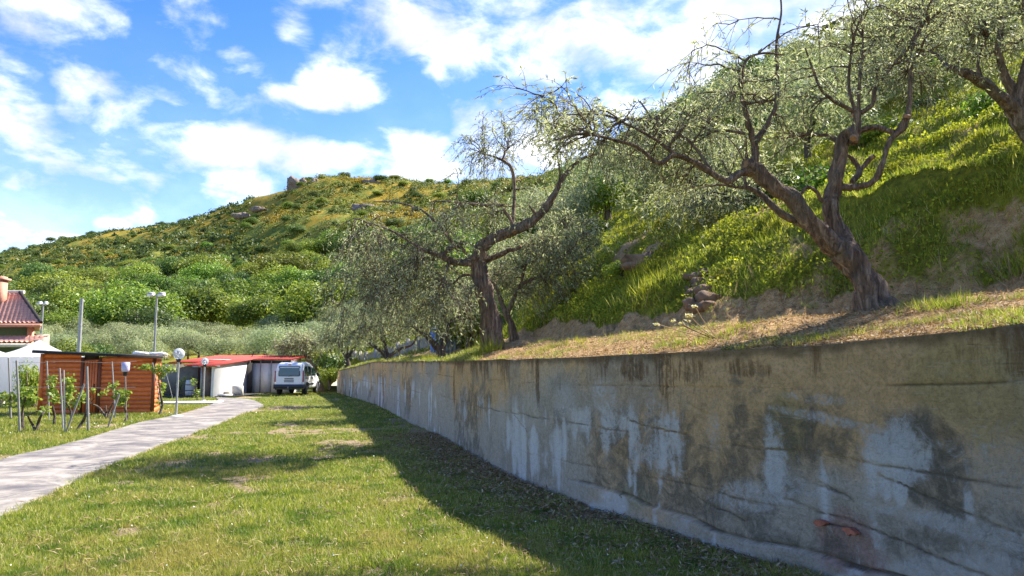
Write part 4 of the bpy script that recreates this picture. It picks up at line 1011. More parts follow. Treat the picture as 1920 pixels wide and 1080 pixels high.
# ------------------------------------------------------------------ white van
def van():
    Yr = 41.8; xc = P(542.5, 700, Yr)[0]
    o = thing('white_van', 'small white passenger van with dark rear window and bumper parked by the barn', 'van', (xc, Yr, 0), R(1.5))
    W_ = .815; Ln = 3.95
    # cross-section loft: stations along y (0 rear) with side outline
    st = [(0.0, .40, 1.56, .90, .80), (.05, .36, 1.70, .965, .83), (.16, .34, 1.79, .99, .86), (.6, .34, 1.83, 1, .87), (1.4, .34, 1.84, 1, .87), (2.0, .34, 1.81, 1, .86), (2.45, .34, 1.66, 1, .84), (2.8, .34, 1.38, 1, .90), (3.05, .34, 1.10, 1, .97), (3.5, .36, .98, .985, .93), (3.8, .38, .84, .94, .88), (3.93, .42, .66, .86, .8)]
    V = []; ring = 14
    for y, zb_, zt_, wf_, tf in st:
        w_ = W_*wf_; tw = W_*tf*wf_; belt = min(1.02, zt_-.06)
        pts = [(-w_*.93, zb_), (-w_, zb_+.12), (-w_*1.005, .72 if zt_ > .8 else zt_-.1), (-w_*.985, belt), (-(w_*.45+tw*.55), (belt+zt_)/2+.05 if zt_ > 1.2 else (belt+zt_)/2), (-tw, zt_-.10 if zt_ > 1.2 else zt_-.04), (-tw*.86, zt_-.02)]
        pts = pts+[(-x, z) for x, z in pts[::-1]]; V += [(x, y, z) for x, z in pts]
    f = [[i*ring+j, i*ring+(j+1) % ring, (i+1)*ring+(j+1) % ring, (i+1)*ring+j] for i in range(len(st)-1) for j in range(ring)]
    f = [q[::-1] for q in f]
    b = MB().add(V, f); b.add(V[:ring], np.array([list(range(ring))])); b.add(V[-ring:], np.array([list(range(ring))[::-1]]))
    body = link('body', b.mesh('body', 'van_paint', True), o)
    def rrect(x0, x1, z0, z1, y, r_=.07, n_=4):
        P_ = []
        for cx, cz, a0 in ((x1-r_, z1-r_, 0), (x0+r_, z1-r_, 90), (x0+r_, z0+r_, 180), (x1-r_, z0+r_, 270)):
            for k in range(n_+1): aa = R(a0+90*k/n_); P_.append((cx+r_*math.cos(aa), y, cz+r_*math.sin(aa)))
        return P_
    def slab(P_, off, mt, name, par=o):
        n_ = len(P_); P_ = np.array(P_); Q = P_+np.array(off); b = MB().add(np.vstack([P_, Q]), [[i, (i+1) % n_, n_+(i+1) % n_, n_+i] for i in range(n_)]); b.add(np.vstack([P_, Q]), np.array([list(range(n_))[::-1], list(range(n_, 2*n_))]))
        return link(name, b.mesh(name, mt), par)
    rwn = slab([(x, -.004+.085*(z-.95), z) for x, y, z in rrect(-.60, .60, 1.04, 1.62, 0)], (0, -.03, 0), 'van_plastic', 'rear_window')
    slab([(x, -.04+.085*(z-.95), z) for x, y, z in rrect(-.565, .565, 1.075, 1.59, 0)], (0, -.008, 0), 'van_glass', 'pane', rwn)
    slab([(x, -.035, z) for x, y, z in rrect(-.70, .70, .52, 1.0, 0, .05)], (0, .04, 0), 'van_paint', 'tailgate')
    slab([(x, -.05, z) for x, y, z in rrect(-.27, .27, .71, .85, 0, .02)], (0, .015, 0), 'plate_grey', 'number_plate')
    link('tailgate_handle', MB().box((0, -.055, .91), (.5, .03, .05)).mesh('tailgate_handle', 'van_plastic'), o)
    link('wiper', MB().tube([(-.02, -.06, 1.02), (.12, -.055, 1.10)], .012, 5).mesh('wiper', 'van_plastic'), o)
    for s_ in (-1, 1): slab([(s_*.775+dx, .0+.05*(z-.9), z) for dx, z in ((-.035, .74), (.035, .74), (.03, 1.35), (-.02, 1.35))], (0, -.045, 0), 'tail_red', 'tail_light')
    link('bumper', MB().prism([(-.83, -.10, .36), (-.83, -.10, .60), (-.83, .25, .60), (-.83, .25, .36)], (1.66, 0, 0)).box((0, -.115, .47), (1.5, .04, .03)).mesh('bumper', 'van_plastic'), o)
    link('front_bumper', MB().box((0, 3.9, .46), (1.6, .2, .26)).mesh('front_bumper', 'van_plastic'), o)
    link('tow_hitch', MB().tube([(0, .1, .34), (0, -.18, .34), (0, -.2, .42)], .028, 6).sphere((0, -.2, .45), .035, 8, 6).mesh('tow_hitch', 'galvanised'), o)
    link('floor_pan', MB().box((0, 1.9, .36), (1.45, 3.4, .12)).mesh('floor_pan', 'van_plastic'), o)
    link('roof_light', MB().box((0, .02, 1.72), (.16, .06, .04)).mesh('roof_light', 'tail_red'), o)
    for s_ in (-1, 1):
        X0 = s_*(W_+.004)
        def sidewin(pts, nm_):
            P_ = [(s_*((W_*.985 if z < 1.1 else W_*(.985-(z-1.04)*.17))+.006), y, z) for y, z in pts]
            if s_ < 0: P_ = P_[::-1]
            slab(P_, (s_*.014, 0, 0), 'van_glass', nm_)
        sidewin([(.30, 1.07), (.95, 1.07), (.95, 1.60), (.36, 1.60), (.28, 1.5)], 'side_window')
        sidewin([(1.10, 1.07), (1.75, 1.07), (1.75, 1.58), (1.10, 1.60)], 'side_window')
        sidewin([(1.90, 1.07), (2.85, 1.07), (2.72, 1.25), (2.40, 1.50), (1.90, 1.57)], 'side_window')
        link('side_rail', MB().box((s_*(W_+.0), 1.45, .60), (.05, 1.6, .09)).mesh('side_rail', 'van_plastic'), o)
        link('sliding_rail', MB().box((s_*(W_+.0), .7, .93), (.03, .62, .04)).mesh('sliding_rail', 'van_plastic'), o)
        for y in (1.02, 1.83, 2.75): link('door_seam', MB().box((s_*(W_+.001), y, .78), (.012, .018, .62)).mesh('door_seam', 'van_plastic'), o)
        for y in (1.70, 1.95): link('door_handle', MB().box((s_*(W_+.015), y, .93), (.035, .16, .045)).mesh('door_handle', 'van_plastic'), o)
        mr = link('mirror', MB().sphere((s_*(W_+.14), 2.72, 1.12), .1, 8, 6, (1, .6, 1.1)).mesh('mirror', 'van_plastic', True), o)
        for y in (.68, 3.25):
            wv = MB(); 
            prof = [(.12, -.10), (.27, -.10), (.30, -.07), (.30, .07), (.27, .10), (.12, .10)]
            k = 20; V = [(s_*.70+z, y+r_*math.cos(2*math.pi*j/k), .30+r_*math.sin(2*math.pi*j/k)) for r_, z in prof for j in range(k)]
            wv.add(V, [[i*k+j, i*k+(j+1) % k, (i+1)*k+(j+1) % k, (i+1)*k+j] for i in range(5) for j in range(k)])
            wh = link('wheel', wv.mesh('wheel', 'tyre_rubber', True), o)
            rv = MB(); V = [(s_*.70+s_*z, y+r_*math.cos(2*math.pi*j/k), .30+r_*math.sin(2*math.pi*j/k)) for r_, z in ((.19, .10), (.17, .07), (.05, .09), (0, .09)) for j in range(k)]
            rv.add(V, [[i*k+j, i*k+(j+1) % k, (i+1)*k+(j+1) % k, (i+1)*k+j] for i in range(3) for j in range(k)])
            link('rim', rv.mesh('rim', 'galvanised'), wh)
            V = [(s_*(W_+.012), y+.36*math.cos(R(aa)), .34+.36*math.sin(R(aa))) for aa in range(-10, 191, 20)]
            link('wheel_arch', MB().tube(V, .035, 5).mesh('wheel_arch', 'van_plastic'), o)
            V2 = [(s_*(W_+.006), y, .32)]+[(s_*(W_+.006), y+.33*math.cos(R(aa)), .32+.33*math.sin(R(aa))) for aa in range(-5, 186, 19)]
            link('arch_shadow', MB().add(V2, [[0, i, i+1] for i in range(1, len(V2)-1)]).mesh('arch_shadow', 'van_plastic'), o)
van()

# ------------------------------------------------------------------ second low wall on the terrace (behind the olives)
pts = [(655, 668, 50), (686, 660, 44), (745, 648, 40), (808, 633, 36), (867, 618, 31.5)]
tw = []
for px, py, Y in pts: q = P(px, py, Y); tw.append((q[0], q[1], float(hill_z(q[0], q[1]))))
o = thing('terrace_wall', 'low weathered block wall with posts behind the far olive trees', 'wall', tw[0])
org = np.array(tw[0])
for i in range(4):
    A_, B_ = np.array(tw[i]), np.array(tw[i+1]); n_ = 3
    for k in range(n_):
        p0, p1 = A_+(B_-A_)*k/n_, A_+(B_-A_)*(k+1)/n_; d_ = (p1-p0); dl = np.array([d_[0], d_[1], 0]); dl /= np.linalg.norm(dl)
        b = MB().prism([p0+dl*.03+[0, 0, -.4], p1-dl*.03+[0, 0, -.4], p1-dl*.03+[0, 0, .62], p0+dl*.03+[0, 0, .62]], (.05, .18, 0))
        link('block_panel', b.mesh('block_panel', 'weathered_block', False, org), o)
        link('post', MB().box(p0+[0, .05, .15], (.18, .26, 1.25)).mesh('post', 'grey_post', False, org), o)
# corrugated lean-to and barrel
q = P(856, 640, 27.5); z_ = float(hill_z(q[0], q[1]))
o = thing('lean_to', 'grey corrugated lean-to under the far trees', 'shelter', (q[0], q[1], z_-.15))
b = MB(); n_ = 40; V = []
for z in (0, .75):
    for k in range(n_+1): V.append((-.75+1.5*k/n_, .03*math.sin(k*1.57), z))
b.add(V, [[j, j+1, n_+1+j+1, n_+1+j] for j in range(n_)]); link('front_sheet', b.mesh('front_sheet', 'corrugated_grey'), o)
link('roof_sheet', MB().box((0, .4, .84), (1.8, 1.1, .03), 0, -.1).mesh('roof_sheet', 'corrugated_grey'), o)
for x in (-.72, .72): link('post', MB().box((x, .06, .4), (.07, .07, .85)).mesh('post', 'dark_wood'), o)
q = P(821, 632, 29); z_ = float(hill_z(q[0], q[1]))
o = thing('blue_barrel', 'blue plastic barrel behind the forked olive on the terrace', 'barrel', (q[0], q[1], max(z_, q[2]-.5)-.1))
link('barrel_body', MB().lathe([(0, 0), (.26, 0), (.29, .15), (.29, .7), (.24, .9), (0, .92)], (0, 0, 0), 16).mesh('barrel_body', 'blue_plastic', True), o)
link('lid', MB().lathe([(.25, .88), (.26, .96), (0, .97)], (0, 0, 0), 16).mesh('lid', 'fabric_white'), o)

# ================================================================== OLIVE TREES
def olive(name, label, base, Y, limbs, blobs, nbranch, leaf_mat='olive_leaf', bark='bark', Ls=.062, per=9, lpt=11, twl=.42, cuts=(), seed=1, group=None, cat='olive tree', droop=.25, k0=26, base_r=None, thin=1.0, rs_=.84):
    """limbs: list of polylines [(px,py,dY,r_m)], blobs: (px,py,dY,rx_px,ry_px,rY_m,weight)"""
    global rng
    rng = np.random.default_rng(seed)
    b0 = P(base[0], base[1], Y); b0[2] = float(hill_z(b0[0], b0[1])) if Y < 60 else b0[2]
    shift = b0[2]-P(base[0], base[1], Y)[2]
    o = thing(name, label, cat, b0, 0, group)
    tr = MB(); nodes = []; nrad = []; limbs = [[(x, y, dy, r*rs_) for x, y, dy, r in lm] for lm in limbs]
    for li_, lm in enumerate(limbs):
        p = np.array([np.r_[P(x, y, Y+dy)+np.array([0, 0, shift*math.exp(-max(0, base[1]-y)/80)])-b0, r] for x, y, dy, r in lm])
        if li_ == 0: p[0, 2] = -.12
        q = crom(p, 7)
        q[:, 3] = np.clip(q[:, 3], .006, 9)
        wob = q[:, 3:4]*.22; q[1:-1, :3] += (np.stack([fbm(np.arange(len(q))*.45, li_*3.1, seed), fbm(np.arange(len(q))*.45, li_*7.1, seed+3), fbm(np.arange(len(q))*.45, li_*5.1, seed+6)], 1)*2*wob)[1:-1]
        kk_ = k0 if q[0, 3] > .08 else 8
        rr_ = q[:, 3].copy()
        if li_ == 0: rr_ *= .86*(1+.38*np.exp(-np.arange(len(rr_))/1.8))
        tr.tube(q[:, :3], rr_, kk_, jitter=.26 if kk_ == k0 else .16, seed=seed+li_)
        for i in range(len(q)):
            if li_ > 0 or i > len(q)*.75: nodes.append(q[i, :3]); nrad.append(q[i, 3])
    link('trunk', tr.mesh('trunk', bark, True), o)
    for (x, y, dy, r, ang) in cuts:
        c = P(x, y, Y+dy)-b0; d_ = np.array([math.cos(R(ang)), -.6, math.sin(R(ang))]); d_ /= np.linalg.norm(d_)
        bb = MB().tube([c-d_*.05, c-d_*.02, c-d_*.015], [r*.8, r*.8, r*.78], 10)
        link('cut_end', bb.mesh('cut_end', 'cut_wood'), o)
    # crown branches: nearest-node growth towards random targets
    wts = np.array([b[6] for b in blobs], float); wts /= wts.sum()
    tg_ = []
    for k in range(nbranch):
        b = blobs[rng.choice(len(blobs), p=wts)]
        d = rng.normal(size=3); d /= np.linalg.norm(d); d *= rng.random()**.45
        c = P(b[0], b[1], Y+b[2])-b0; s_ = (Y+b[2])/F
        tg_.append(c+d*np.array([b[3]*s_, b[5], b[4]*s_]))
    tg_ = np.array(tg_); N0 = np.array(nodes)
    dist = np.min(np.linalg.norm(tg_[:, None]-N0[None], axis=2), axis=1)
    tg_ = tg_[np.argsort(dist)]
    br = MB(); nodes = list(nodes); nrad = list(nrad); ends = []; S = 7
    NA = np.zeros((len(nodes)+nbranch*S, 3)); RA = np.zeros(len(NA)); cnt = len(nodes); NA[:cnt] = nodes; RA[:cnt] = nrad
    Ps, Rs = [], []
    for tq in tg_:
        dd = np.linalg.norm(NA[:cnt]-tq, axis=1)+.4*(RA[:cnt] < .012)
        i = int(np.argmin(dd)); p0 = NA[i]; r0 = min(RA[i]*.75, .035*thin)
        v = tq-p0; Lv = np.linalg.norm(v)
        if Lv < .12: continue
        mid = p0+v*.5+rng.normal(size=3)*Lv*.14+np.array([0, 0, .12*Lv])
        tt = np.linspace(0, 1, S)[:, None]
        pts_ = (1-tt)**2*p0+2*(1-tt)*tt*mid+tt**2*tq
        pts_[1:-1] += rng.normal(size=(S-2, 3))*Lv*.02
        rs = np.linspace(max(r0, .007*thin), .0045*thin, S)
        Ps.append(pts_); Rs.append(rs)
        NA[cnt:cnt+S-1] = pts_[1:]; RA[cnt:cnt+S-1] = rs[1:]; cnt += S-1
        ends.append(pts_)
    br.tubes(np.array(Ps), np.array(Rs), 5)
    E = np.array(ends)                           # (n,S,3)
    n = len(E)*per
    idx = rng.integers(0, len(E), n); si = S-1-np.minimum((rng.random(n)**1.5*(S-1)).astype(int), S-2)
    o_ = E[idx, si]; bd = E[idx, -1]-E[idx, 0]; bd /= np.linalg.norm(bd, axis=1)[:, None]+1e-6
    d = bd*.7+rng.normal(size=(n, 3))*.75+np.array([0, 0, .15]); d /= np.linalg.norm(d, axis=1)[:, None]
    Lt = twl*(.45+.9*rng.random(n))[:, None]
    tt = np.linspace(0, 1, 4)[None, :, None]
    tw = o_[:, None]+d[:, None]*Lt[:, None]*tt+np.array([0, 0, -1])*(tt**2)*Lt[:, None]*droop*2
    br.tubes(tw, np.broadcast_to(np.array([.0035, .003, .0022, .0012])*thin, (n, 4)), 3)
    link('branches', br.mesh('branches', bark, True), o)
    lf = MB(); m = n*lpt
    ti = np.repeat(np.arange(n), lpt); u = rng.random(m)**.75; u = .12+.88*u
    j = np.minimum((u*3).astype(int), 2); fr = (u*3-j)[:, None]
    pos = tw[ti, j]*(1-fr)+tw[ti, j+1]*fr; tdv = tw[ti, j+1]-tw[ti, j]; tdv /= np.linalg.norm(tdv, axis=1)[:, None]+1e-6
    ld = tdv*.8+rng.normal(size=(m, 3))*.6+np.array([0, 0, -.1])
    lf.leaves(pos, ld, Ls*(.6+.8*rng.random(m)), Ls*.24*(.7+.6*rng.random(m)))
    link('foliage', lf.mesh('foliage', leaf_mat), o)
    return o

# --- large pruned olive on the right
olive('olive_tree', 'large pruned olive with a split leaning trunk, nearest of the trees above the wall', (1642, 562), 8.0, [
  [(1645,570,0,.24),(1622,520,0,.205),(1590,478,0,.18),(1560,455,0,.16)],
  [(1566,460,0,.14),(1530,425,-.1,.115),(1490,378,-.2,.105),(1450,345,-.3,.10),(1412,316,-.35,.095),(1396,308,-.38,.06)],
  [(1535,432,.1,.07),(1500,415,.15,.06),(1460,395,.2,.05),(1425,362,.3,.04),(1400,350,.35,.03)],
  [(1600,490,.1,.13),(1575,440,.2,.12),(1556,385,.25,.105),(1563,350,.3,.09),(1575,300,.3,.085),(1582,262,.3,.085),(1596,248,.2,.07),(1603,268,.15,.05)],
  [(1412,318,-.35,.055),(1416,285,-.35,.05),(1412,262,-.35,.045),(1400,215,-.4,.032),(1390,165,-.45,.022),(1398,115,-.5,.018),(1430,100,-.5,.013),(1470,103,-.5,.01)],
  [(1414,270,-.35,.04),(1437,236,-.3,.032),(1455,195,-.25,.028),(1458,140,-.2,.022),(1456,80,-.2,.018),(1465,20,-.2,.013),(1460,-40,-.1,.01)],
  [(1408,318,-.35,.055),(1385,325,-.4,.05),(1366,338,-.45,.045),(1340,328,-.5,.04),(1305,305,-.6,.036),(1265,290,-.7,.033),(1235,305,-.8,.028),(1195,275,-.9,.022),(1150,262,-1,.018),(1095,250,-1.1,.013),(1040,262,-1.2,.009)],
  [(1268,291,-.7,.026),(1230,262,-.75,.02),(1180,235,-.8,.016),(1130,215,-.85,.012),(1060,215,-.9,.009)],
  [(1340,328,-.5,.025),(1290,262,-.4,.02),(1235,235,-.3,.016),(1200,190,-.2,.012)],
  [(1398,250,-.4,.02),(1350,245,-.3,.016),(1300,258,-.2,.012)],
  [(1568,352,.3,.05),(1595,350,.3,.045),(1632,343,.25,.042),(1652,315,.2,.038),(1662,280,.2,.036),(1672,258,.2,.035),(1692,240,.2,.05),(1702,215,.2,.045)],
  [(1560,372,.25,.035),(1542,375,.2,.028),(1530,358,.15,.025),(1514,350,.1,.024),(1502,362,.1,.02)],
  [(1600,262,.25,.055),(1612,245,.25,.045),(1645,238,.25,.04),(1680,248,.22,.04),(1697,225,.2,.05)],
  [(1598,262,.2,.055),(1607,235,.2,.06),(1608,208,.2,.055)],
  [(1604,210,.2,.028),(1592,160,.2,.022),(1596,100,.15,.016),(1610,40,.1,.012)],
  [(1610,208,.2,.026),(1612,150,.2,.022),(1618,90,.25,.016),(1615,20,.3,.012)],
  [(1614,212,.2,.032),(1636,195,.2,.03),(1642,165,.2,.026),(1668,130,.2,.02),(1700,90,.3,.015),(1730,40,.3,.012)],
  [(1600,208,.2,.03),(1565,190,.1,.024),(1540,168,0,.02),(1524,130,-.1,.015),(1510,90,-.2,.01)],
  [(1702,215,.2,.04),(1706,180,.2,.03),(1708,120,.25,.026),(1714,80,.3,.02),(1740,30,.35,.014)],
  [(1598,340,.35,.035),(1612,320,.45,.04),(1600,300,.5,.03),(1590,290,.5,.02)],
  [(1612,320,.45,.03),(1628,300,.5,.035),(1640,292,.5,.03)],
 ], [(1230,250,-.3,110,70,.8,1.0),(1120,240,-.9,110,60,.6,.9),(1350,190,-.3,130,80,.9,1.5),(1490,150,0,100,80,1.1,.7),(1280,330,.1,90,40,.6,.6),(1620,90,.3,140,90,1.2,1.7),(1760,50,.5,110,70,1.0,1.2),(1640,-10,.2,150,60,1.3,.9),
     (1300,80,0,120,70,1.0,.22),(1450,250,.5,80,60,.6,.6),(1020,200,-1,70,60,.5,.4),(1730,150,.6,60,60,.7,.5),(1420,20,0,130,50,1,.25)],
 235, per=8, lpt=9, cuts=((1396,307,-.4,.05,170),(1596,211,.14,.032,110),(1702,212,.12,.05,80),(1600,262,.05,.045,250),(1640,292,.42,.03,40)), seed=11, Ls=.062, twl=.40)
# --- olive at the right edge
olive('olive_tree', 'olive with a thick forked trunk cut off by the right edge of the photo', (1975, 330), 9.8, [
  [(1985,345,0,.20),(1950,280,0,.17),(1915,235,0,.16),(1905,205,0,.15)],
  [(1908,215,0,.12),(1880,185,-.1,.10),(1845,155,-.2,.085),(1810,138,-.3,.07),(1780,128,-.35,.05)],
  [(1908,225,0,.11),(1903,180,.1,.085),(1885,140,.1,.06),(1872,95,.1,.045),(1878,50,.1,.03)],
  [(1915,215,0,.12),(1920,150,0,.09),(1930,90,0,.06),(1925,20,0,.04)],
  [(1840,152,-.2,.03),(1835,110,-.2,.025),(1850,70,-.2,.018)],
  [(1930,120,0,.06),(1990,60,.2,.04),(2050,0,.3,.03)]],
 [(1840,40,0,110,60,1.2,1.5),(1900,-20,.2,120,60,1.2,1),(1780,60,0,90,60,1,.8),(2020,40,.3,120,90,1.2,1),(1890,110,.2,50,40,.6,.35)], 130, seed=5, per=8, lpt=10)
# --- olive 1
olive('olive_tree', 'tall olive with a thick bare trunk and a dense drooping crown spreading left', (923, 653), 15.5, [
  [(925,662,0,.30),(920,600,0,.26),(910,545,0,.235),(897,500,0,.21),(890,478,0,.20)],
  [(893,492,0,.19),(905,462,-.05,.155),(935,442,-.1,.13),(968,430,-.1,.12),(1000,412,-.1,.105),(1025,388,-.1,.09),(1040,362,-.1,.08),(1062,325,-.1,.05),(1092,298,0,.04),(1130,285,.1,.03)],
  [(888,490,0,.12),(868,492,-.2,.09),(845,488,-.3,.08),(833,480,-.35,.065),(842,466,-.35,.05),(862,462,-.3,.045),(875,475,-.25,.04)],
  [(835,482,-.35,.06),(790,465,-.5,.04),(740,435,-.6,.03),(700,420,-.7,.022),(670,410,-.7,.015)],
  [(893,488,0,.10),(925,482,.1,.07),(950,470,.1,.06),(968,466,.1,.04),(978,460,.1,.03)],
  [(966,434,-.1,.055),(955,408,-.15,.045),(944,393,-.2,.04)],
  [(960,430,0,.05),(964,375,.1,.045),(963,335,.15,.05),(955,310,.15,.04),(930,295,.1,.03),(905,288,.1,.02)],
  [(945,385,.3,.045),(915,385,.35,.042),(880,382,.4,.038),(845,378,.4,.03),(810,378,.4,.02)],
  [(905,540,.1,.045),(890,517,.1,.04),(868,515,.1,.035),(850,530,.1,.025)],
  [(1040,362,-.1,.04),(1050,330,-.2,.03),(1045,290,-.2,.022),(1040,250,-.2,.016)],
  [(860,470,-.3,.04),(800,400,-.5,.03),(745,380,-.6,.02),(700,378,-.6,.014)]],
 [(745,480,-.4,125,85,1.5,3.0),(700,540,-.5,90,60,1.2,1.6),(840,430,-.2,100,55,1.2,1.5),(800,560,-.3,100,55,1.0,1.3),(670,450,-.5,50,50,.8,.5),(900,300,.1,80,50,.6,.7),(965,245,.1,90,50,.7,.9),(1050,280,0,70,60,.7,.8),
  (1000,360,.2,80,50,.8,.6),(1060,215,0,70,55,.6,.7),(640,590,-.6,30,40,.5,.25),(900,390,.3,60,30,.6,.5),(730,610,-.5,90,25,.6,.4)],
 270, seed=3, per=9, lpt=7, Ls=.085, twl=.55, droop=.45, cuts=((944,391,-.22,.042,120),(966,436,-.22,.06,-60),(978,460,.05,.035,20)), thin=1.35)
olive('olive_tree', 'slender forked olive leaning right, directly behind the tall thick-trunked one', (965, 648), 17.2, [
  [(968,652,0,.16),(958,610,0,.12),(948,585,0,.105)],
  [(950,592,0,.08),(938,560,.1,.06),(925,530,.2,.05),(900,510,.2,.03)],
  [(950,590,0,.08),(962,562,0,.065),(975,535,0,.055),(995,525,0,.045),(1015,518,0,.03)],
  [(975,540,0,.04),(985,500,0,.035),(1000,470,.1,.025)]],
 [(1030,480,0,95,50,1.0,1.4),(1000,530,.2,90,40,.9,1.0),(940,500,.4,60,40,.8,.5),(1080,450,.4,60,50,.9,.7)], 190, seed=9, per=8, lpt=9, Ls=.085, twl=.5, thin=1.4, k0=10)
olive('olive_tree', 'small dark forked olive standing on the grassy bank between the two large ones', (1408, 440), 16.0, [
  [(1410,446,0,.15),(1406,420,0,.12),(1402,408,0,.11)],
  [(1402,412,0,.08),(1385,398,-.1,.065),(1365,390,-.2,.05),(1345,385,-.3,.035)],
  [(1405,412,0,.07),(1418,395,.1,.055),(1425,375,.1,.04),(1420,350,.1,.03)],
  [(1392,402,-.1,.04),(1380,375,-.1,.03),(1370,350,0,.022)]],
 [(1340,370,-.2,90,35,1.0,1.2),(1430,345,.2,90,45,1.1,1.1),(1280,375,-.1,70,40,.9,.8),(1370,300,.3,90,50,1.1,.9)], 150, seed=21, per=8, lpt=9, Ls=.085, twl=.45, bark='bark_dark', thin=1.3, k0=10)
for args in (
 ((830, 656), 24, 'forked olive with a pale sawn limb in front of the blue barrel', [[(830,664,0,.20),(828,645,0,.18),(824,633,0,.17)],[(822,640,0,.12),(805,622,-.2,.10),(790,612,-.3,.085),(770,600,-.4,.05),(755,590,-.5,.035)],[(828,638,0,.12),(838,610,.1,.09),(845,595,.2,.07),(870,580,.3,.05),(885,562,.3,.03)],[(838,608,.1,.05),(830,575,.1,.04),(825,550,.1,.03)]],
   [(800,575,0,80,45,1.3,1.2),(870,550,.3,60,40,1.1,.8),(750,580,-.4,50,35,1,.6)], 130, ((800,619,-.3,.08,130),)),
 ((730, 668), 32, 'multi-stemmed olive on the terrace, third from the van', [[(731,676,0,.22),(728,662,0,.20),(726,656,0,.18)],[(724,660,0,.12),(710,648,-.2,.09),(696,640,-.3,.07),(682,630,-.3,.04)],[(727,658,0,.11),(722,640,.1,.08),(714,622,.1,.06),(712,608,.1,.04)],[(730,660,0,.10),(748,648,.1,.08),(772,640,.2,.05),(782,625,.2,.035)]],
   [(720,610,0,75,30,1.6,1.2),(680,615,-.3,50,28,1.3,.8),(770,605,.3,50,30,1.3,.7)], 110, ()),
 ((652, 690), 44, 'dark low olive at the far end of the retaining wall', [[(653,697,0,.26),(652,680,0,.22),(651,670,0,.18)],[(650,672,0,.12),(642,658,-.2,.09),(634,645,-.3,.06)],[(652,670,0,.12),(662,656,.1,.09),(672,642,.1,.06)],[(651,670,0,.08),(653,650,.1,.06),(656,632,.1,.04)]],
   [(650,625,0,48,28,2.0,1.3),(625,630,-.4,26,20,1.2,.5)], 90, ())):
    (bp, Yv, lb, lm, bl, nb_, ct) = args
    olive('olive_tree', lb, bp, Yv, lm, bl, nb_, seed=int(bp[0]), per=8, lpt=8, Ls=.085*max(1, Yv/22), twl=.5, bark='bark_dark', thin=1.3+Yv/60, k0=9, cuts=ct, group=None)
# olive beside the van: base on the lawn level
olive('olive_tree', 'olive with a leaning bare trunk and a pale round crown right behind the van', (598, 712), 48.5, [
  [(602,722,0,.36),(596,700,0,.32),(588,680,0,.28),(578,662,0,.24),(568,650,0,.18)],[(580,664,0,.12),(572,652,.2,.09),(560,645,.2,.06)],[(590,682,0,.11),(598,665,0,.08),(602,652,0,.05)]],
 [(570,637,0,42,16,1.8,1.4),(540,645,0,25,14,1.2,.6),(598,640,.3,22,14,1.1,.5)], 110, seed=77, per=8, lpt=7, Ls=.2, twl=.6, thin=2.4, k0=9)

# ================================================================== BACKGROUND TREES (individuals sharing meshes)
rng = np.random.default_rng(99)
def crown_mesh(name, R_, Hh, nb, nl, Lf, mat, aspect=.8, flat=0.6, base=.15, elong=.62, seed=0):
    """crown of leaf clumps: nb sub-clumps around an ellipsoid, local z=0 at ground"""
    global rng; rng = np.random.default_rng(seed); b = MB()
    for k in range(nb):
        d = rng.normal(size=3); d /= np.linalg.norm(d); d[2] = abs(d[2])*1.0-.35
        rr_ = rng.random()**.4; c = d*rr_*np.array([R_, R_, Hh*.42])*.78+np.array([0, 0, Hh*(base+.42)])
        r = R_*(.26+.22*rng.random())
        leaf_cloud(b, c, r, nl//nb, Lf, Lf*elong, (1, 1, aspect), .28, .35, 1.0)
    return b.mesh(name, mat)
def trunk_mesh(H, r, n=4, seed=0, mat='bark_dark', lean=0):
    rg = np.random.default_rng(seed); b = MB(); b.tube(crom([(0, 0, -.3), (lean*.4, 0, H*.2), (lean, 0, H*.42)], 3), np.linspace(r*1.3, r*.8, 7), 7, jitter=.2)
    for k in range(n):
        a_ = k*6.28/n+rg.random(); e = np.array([math.cos(a_)*H*.3, math.sin(a_)*H*.3, H*(.62+.15*rg.random())])
        b.tube(crom([(lean, 0, H*.38), (lean+e[0]*.5, e[1]*.5, H*.48), e], 3), np.linspace(r*.6, r*.15, 7), 5)
    return b.mesh('trunk', mat, True)
protos = {}
for kind, R_, H_, nb, nl, Lf, mt, asp, base in (
    ('broad', 3.6, 7.0, 30, 8000, .26, 'broad_leaf', .85, .06), ('broad', 3.2, 7.6, 26, 7600, .25, 'broad_leaf', .95, .05), ('broad', 4.2, 6.6, 34, 8600, .27, 'broad_leaf', .75, .05),
    ('dark', 3.4, 6.4, 24, 6500, .24, 'dark_leaf', .85, .04), ('dark', 2.8, 5.4, 20, 5600, .22, 'dark_leaf', .85, .02),
    ('olive', 2.3, 4.0, 18, 6000, .17, 'olive_leaf_far', .85, .10), ('olive', 2.6, 4.4, 20, 6500, .17, 'olive_leaf_far', .8, .08), ('olive', 2.0, 4.2, 14, 5200, .16, 'olive_leaf_far', .95, .10),
    ('bush', 1.5, 1.9, 10, 1500, .16, 'broad_leaf', .8, -.05), ('bush', 1.8, 1.8, 12, 1800, .17, 'dark_leaf', .8, -.1), ('bright', 1.2, 2.2, 12, 2200, .13, 'bright_leaf', .9, .0), ('gbush', 1.4, 2.0, 12, 2600, .12, 'bright_leaf', .9, .05)):
    protos.setdefault(kind, []).append((crown_mesh('crown', R_, H_, nb, nl, Lf, mt, asp, base=base, elong=.28 if kind == 'olive' else .62, seed=len(protos)*13+nb), trunk_mesh(H_, .16 if kind in ('broad', 'dark') else .11, seed=nb), H_, R_))
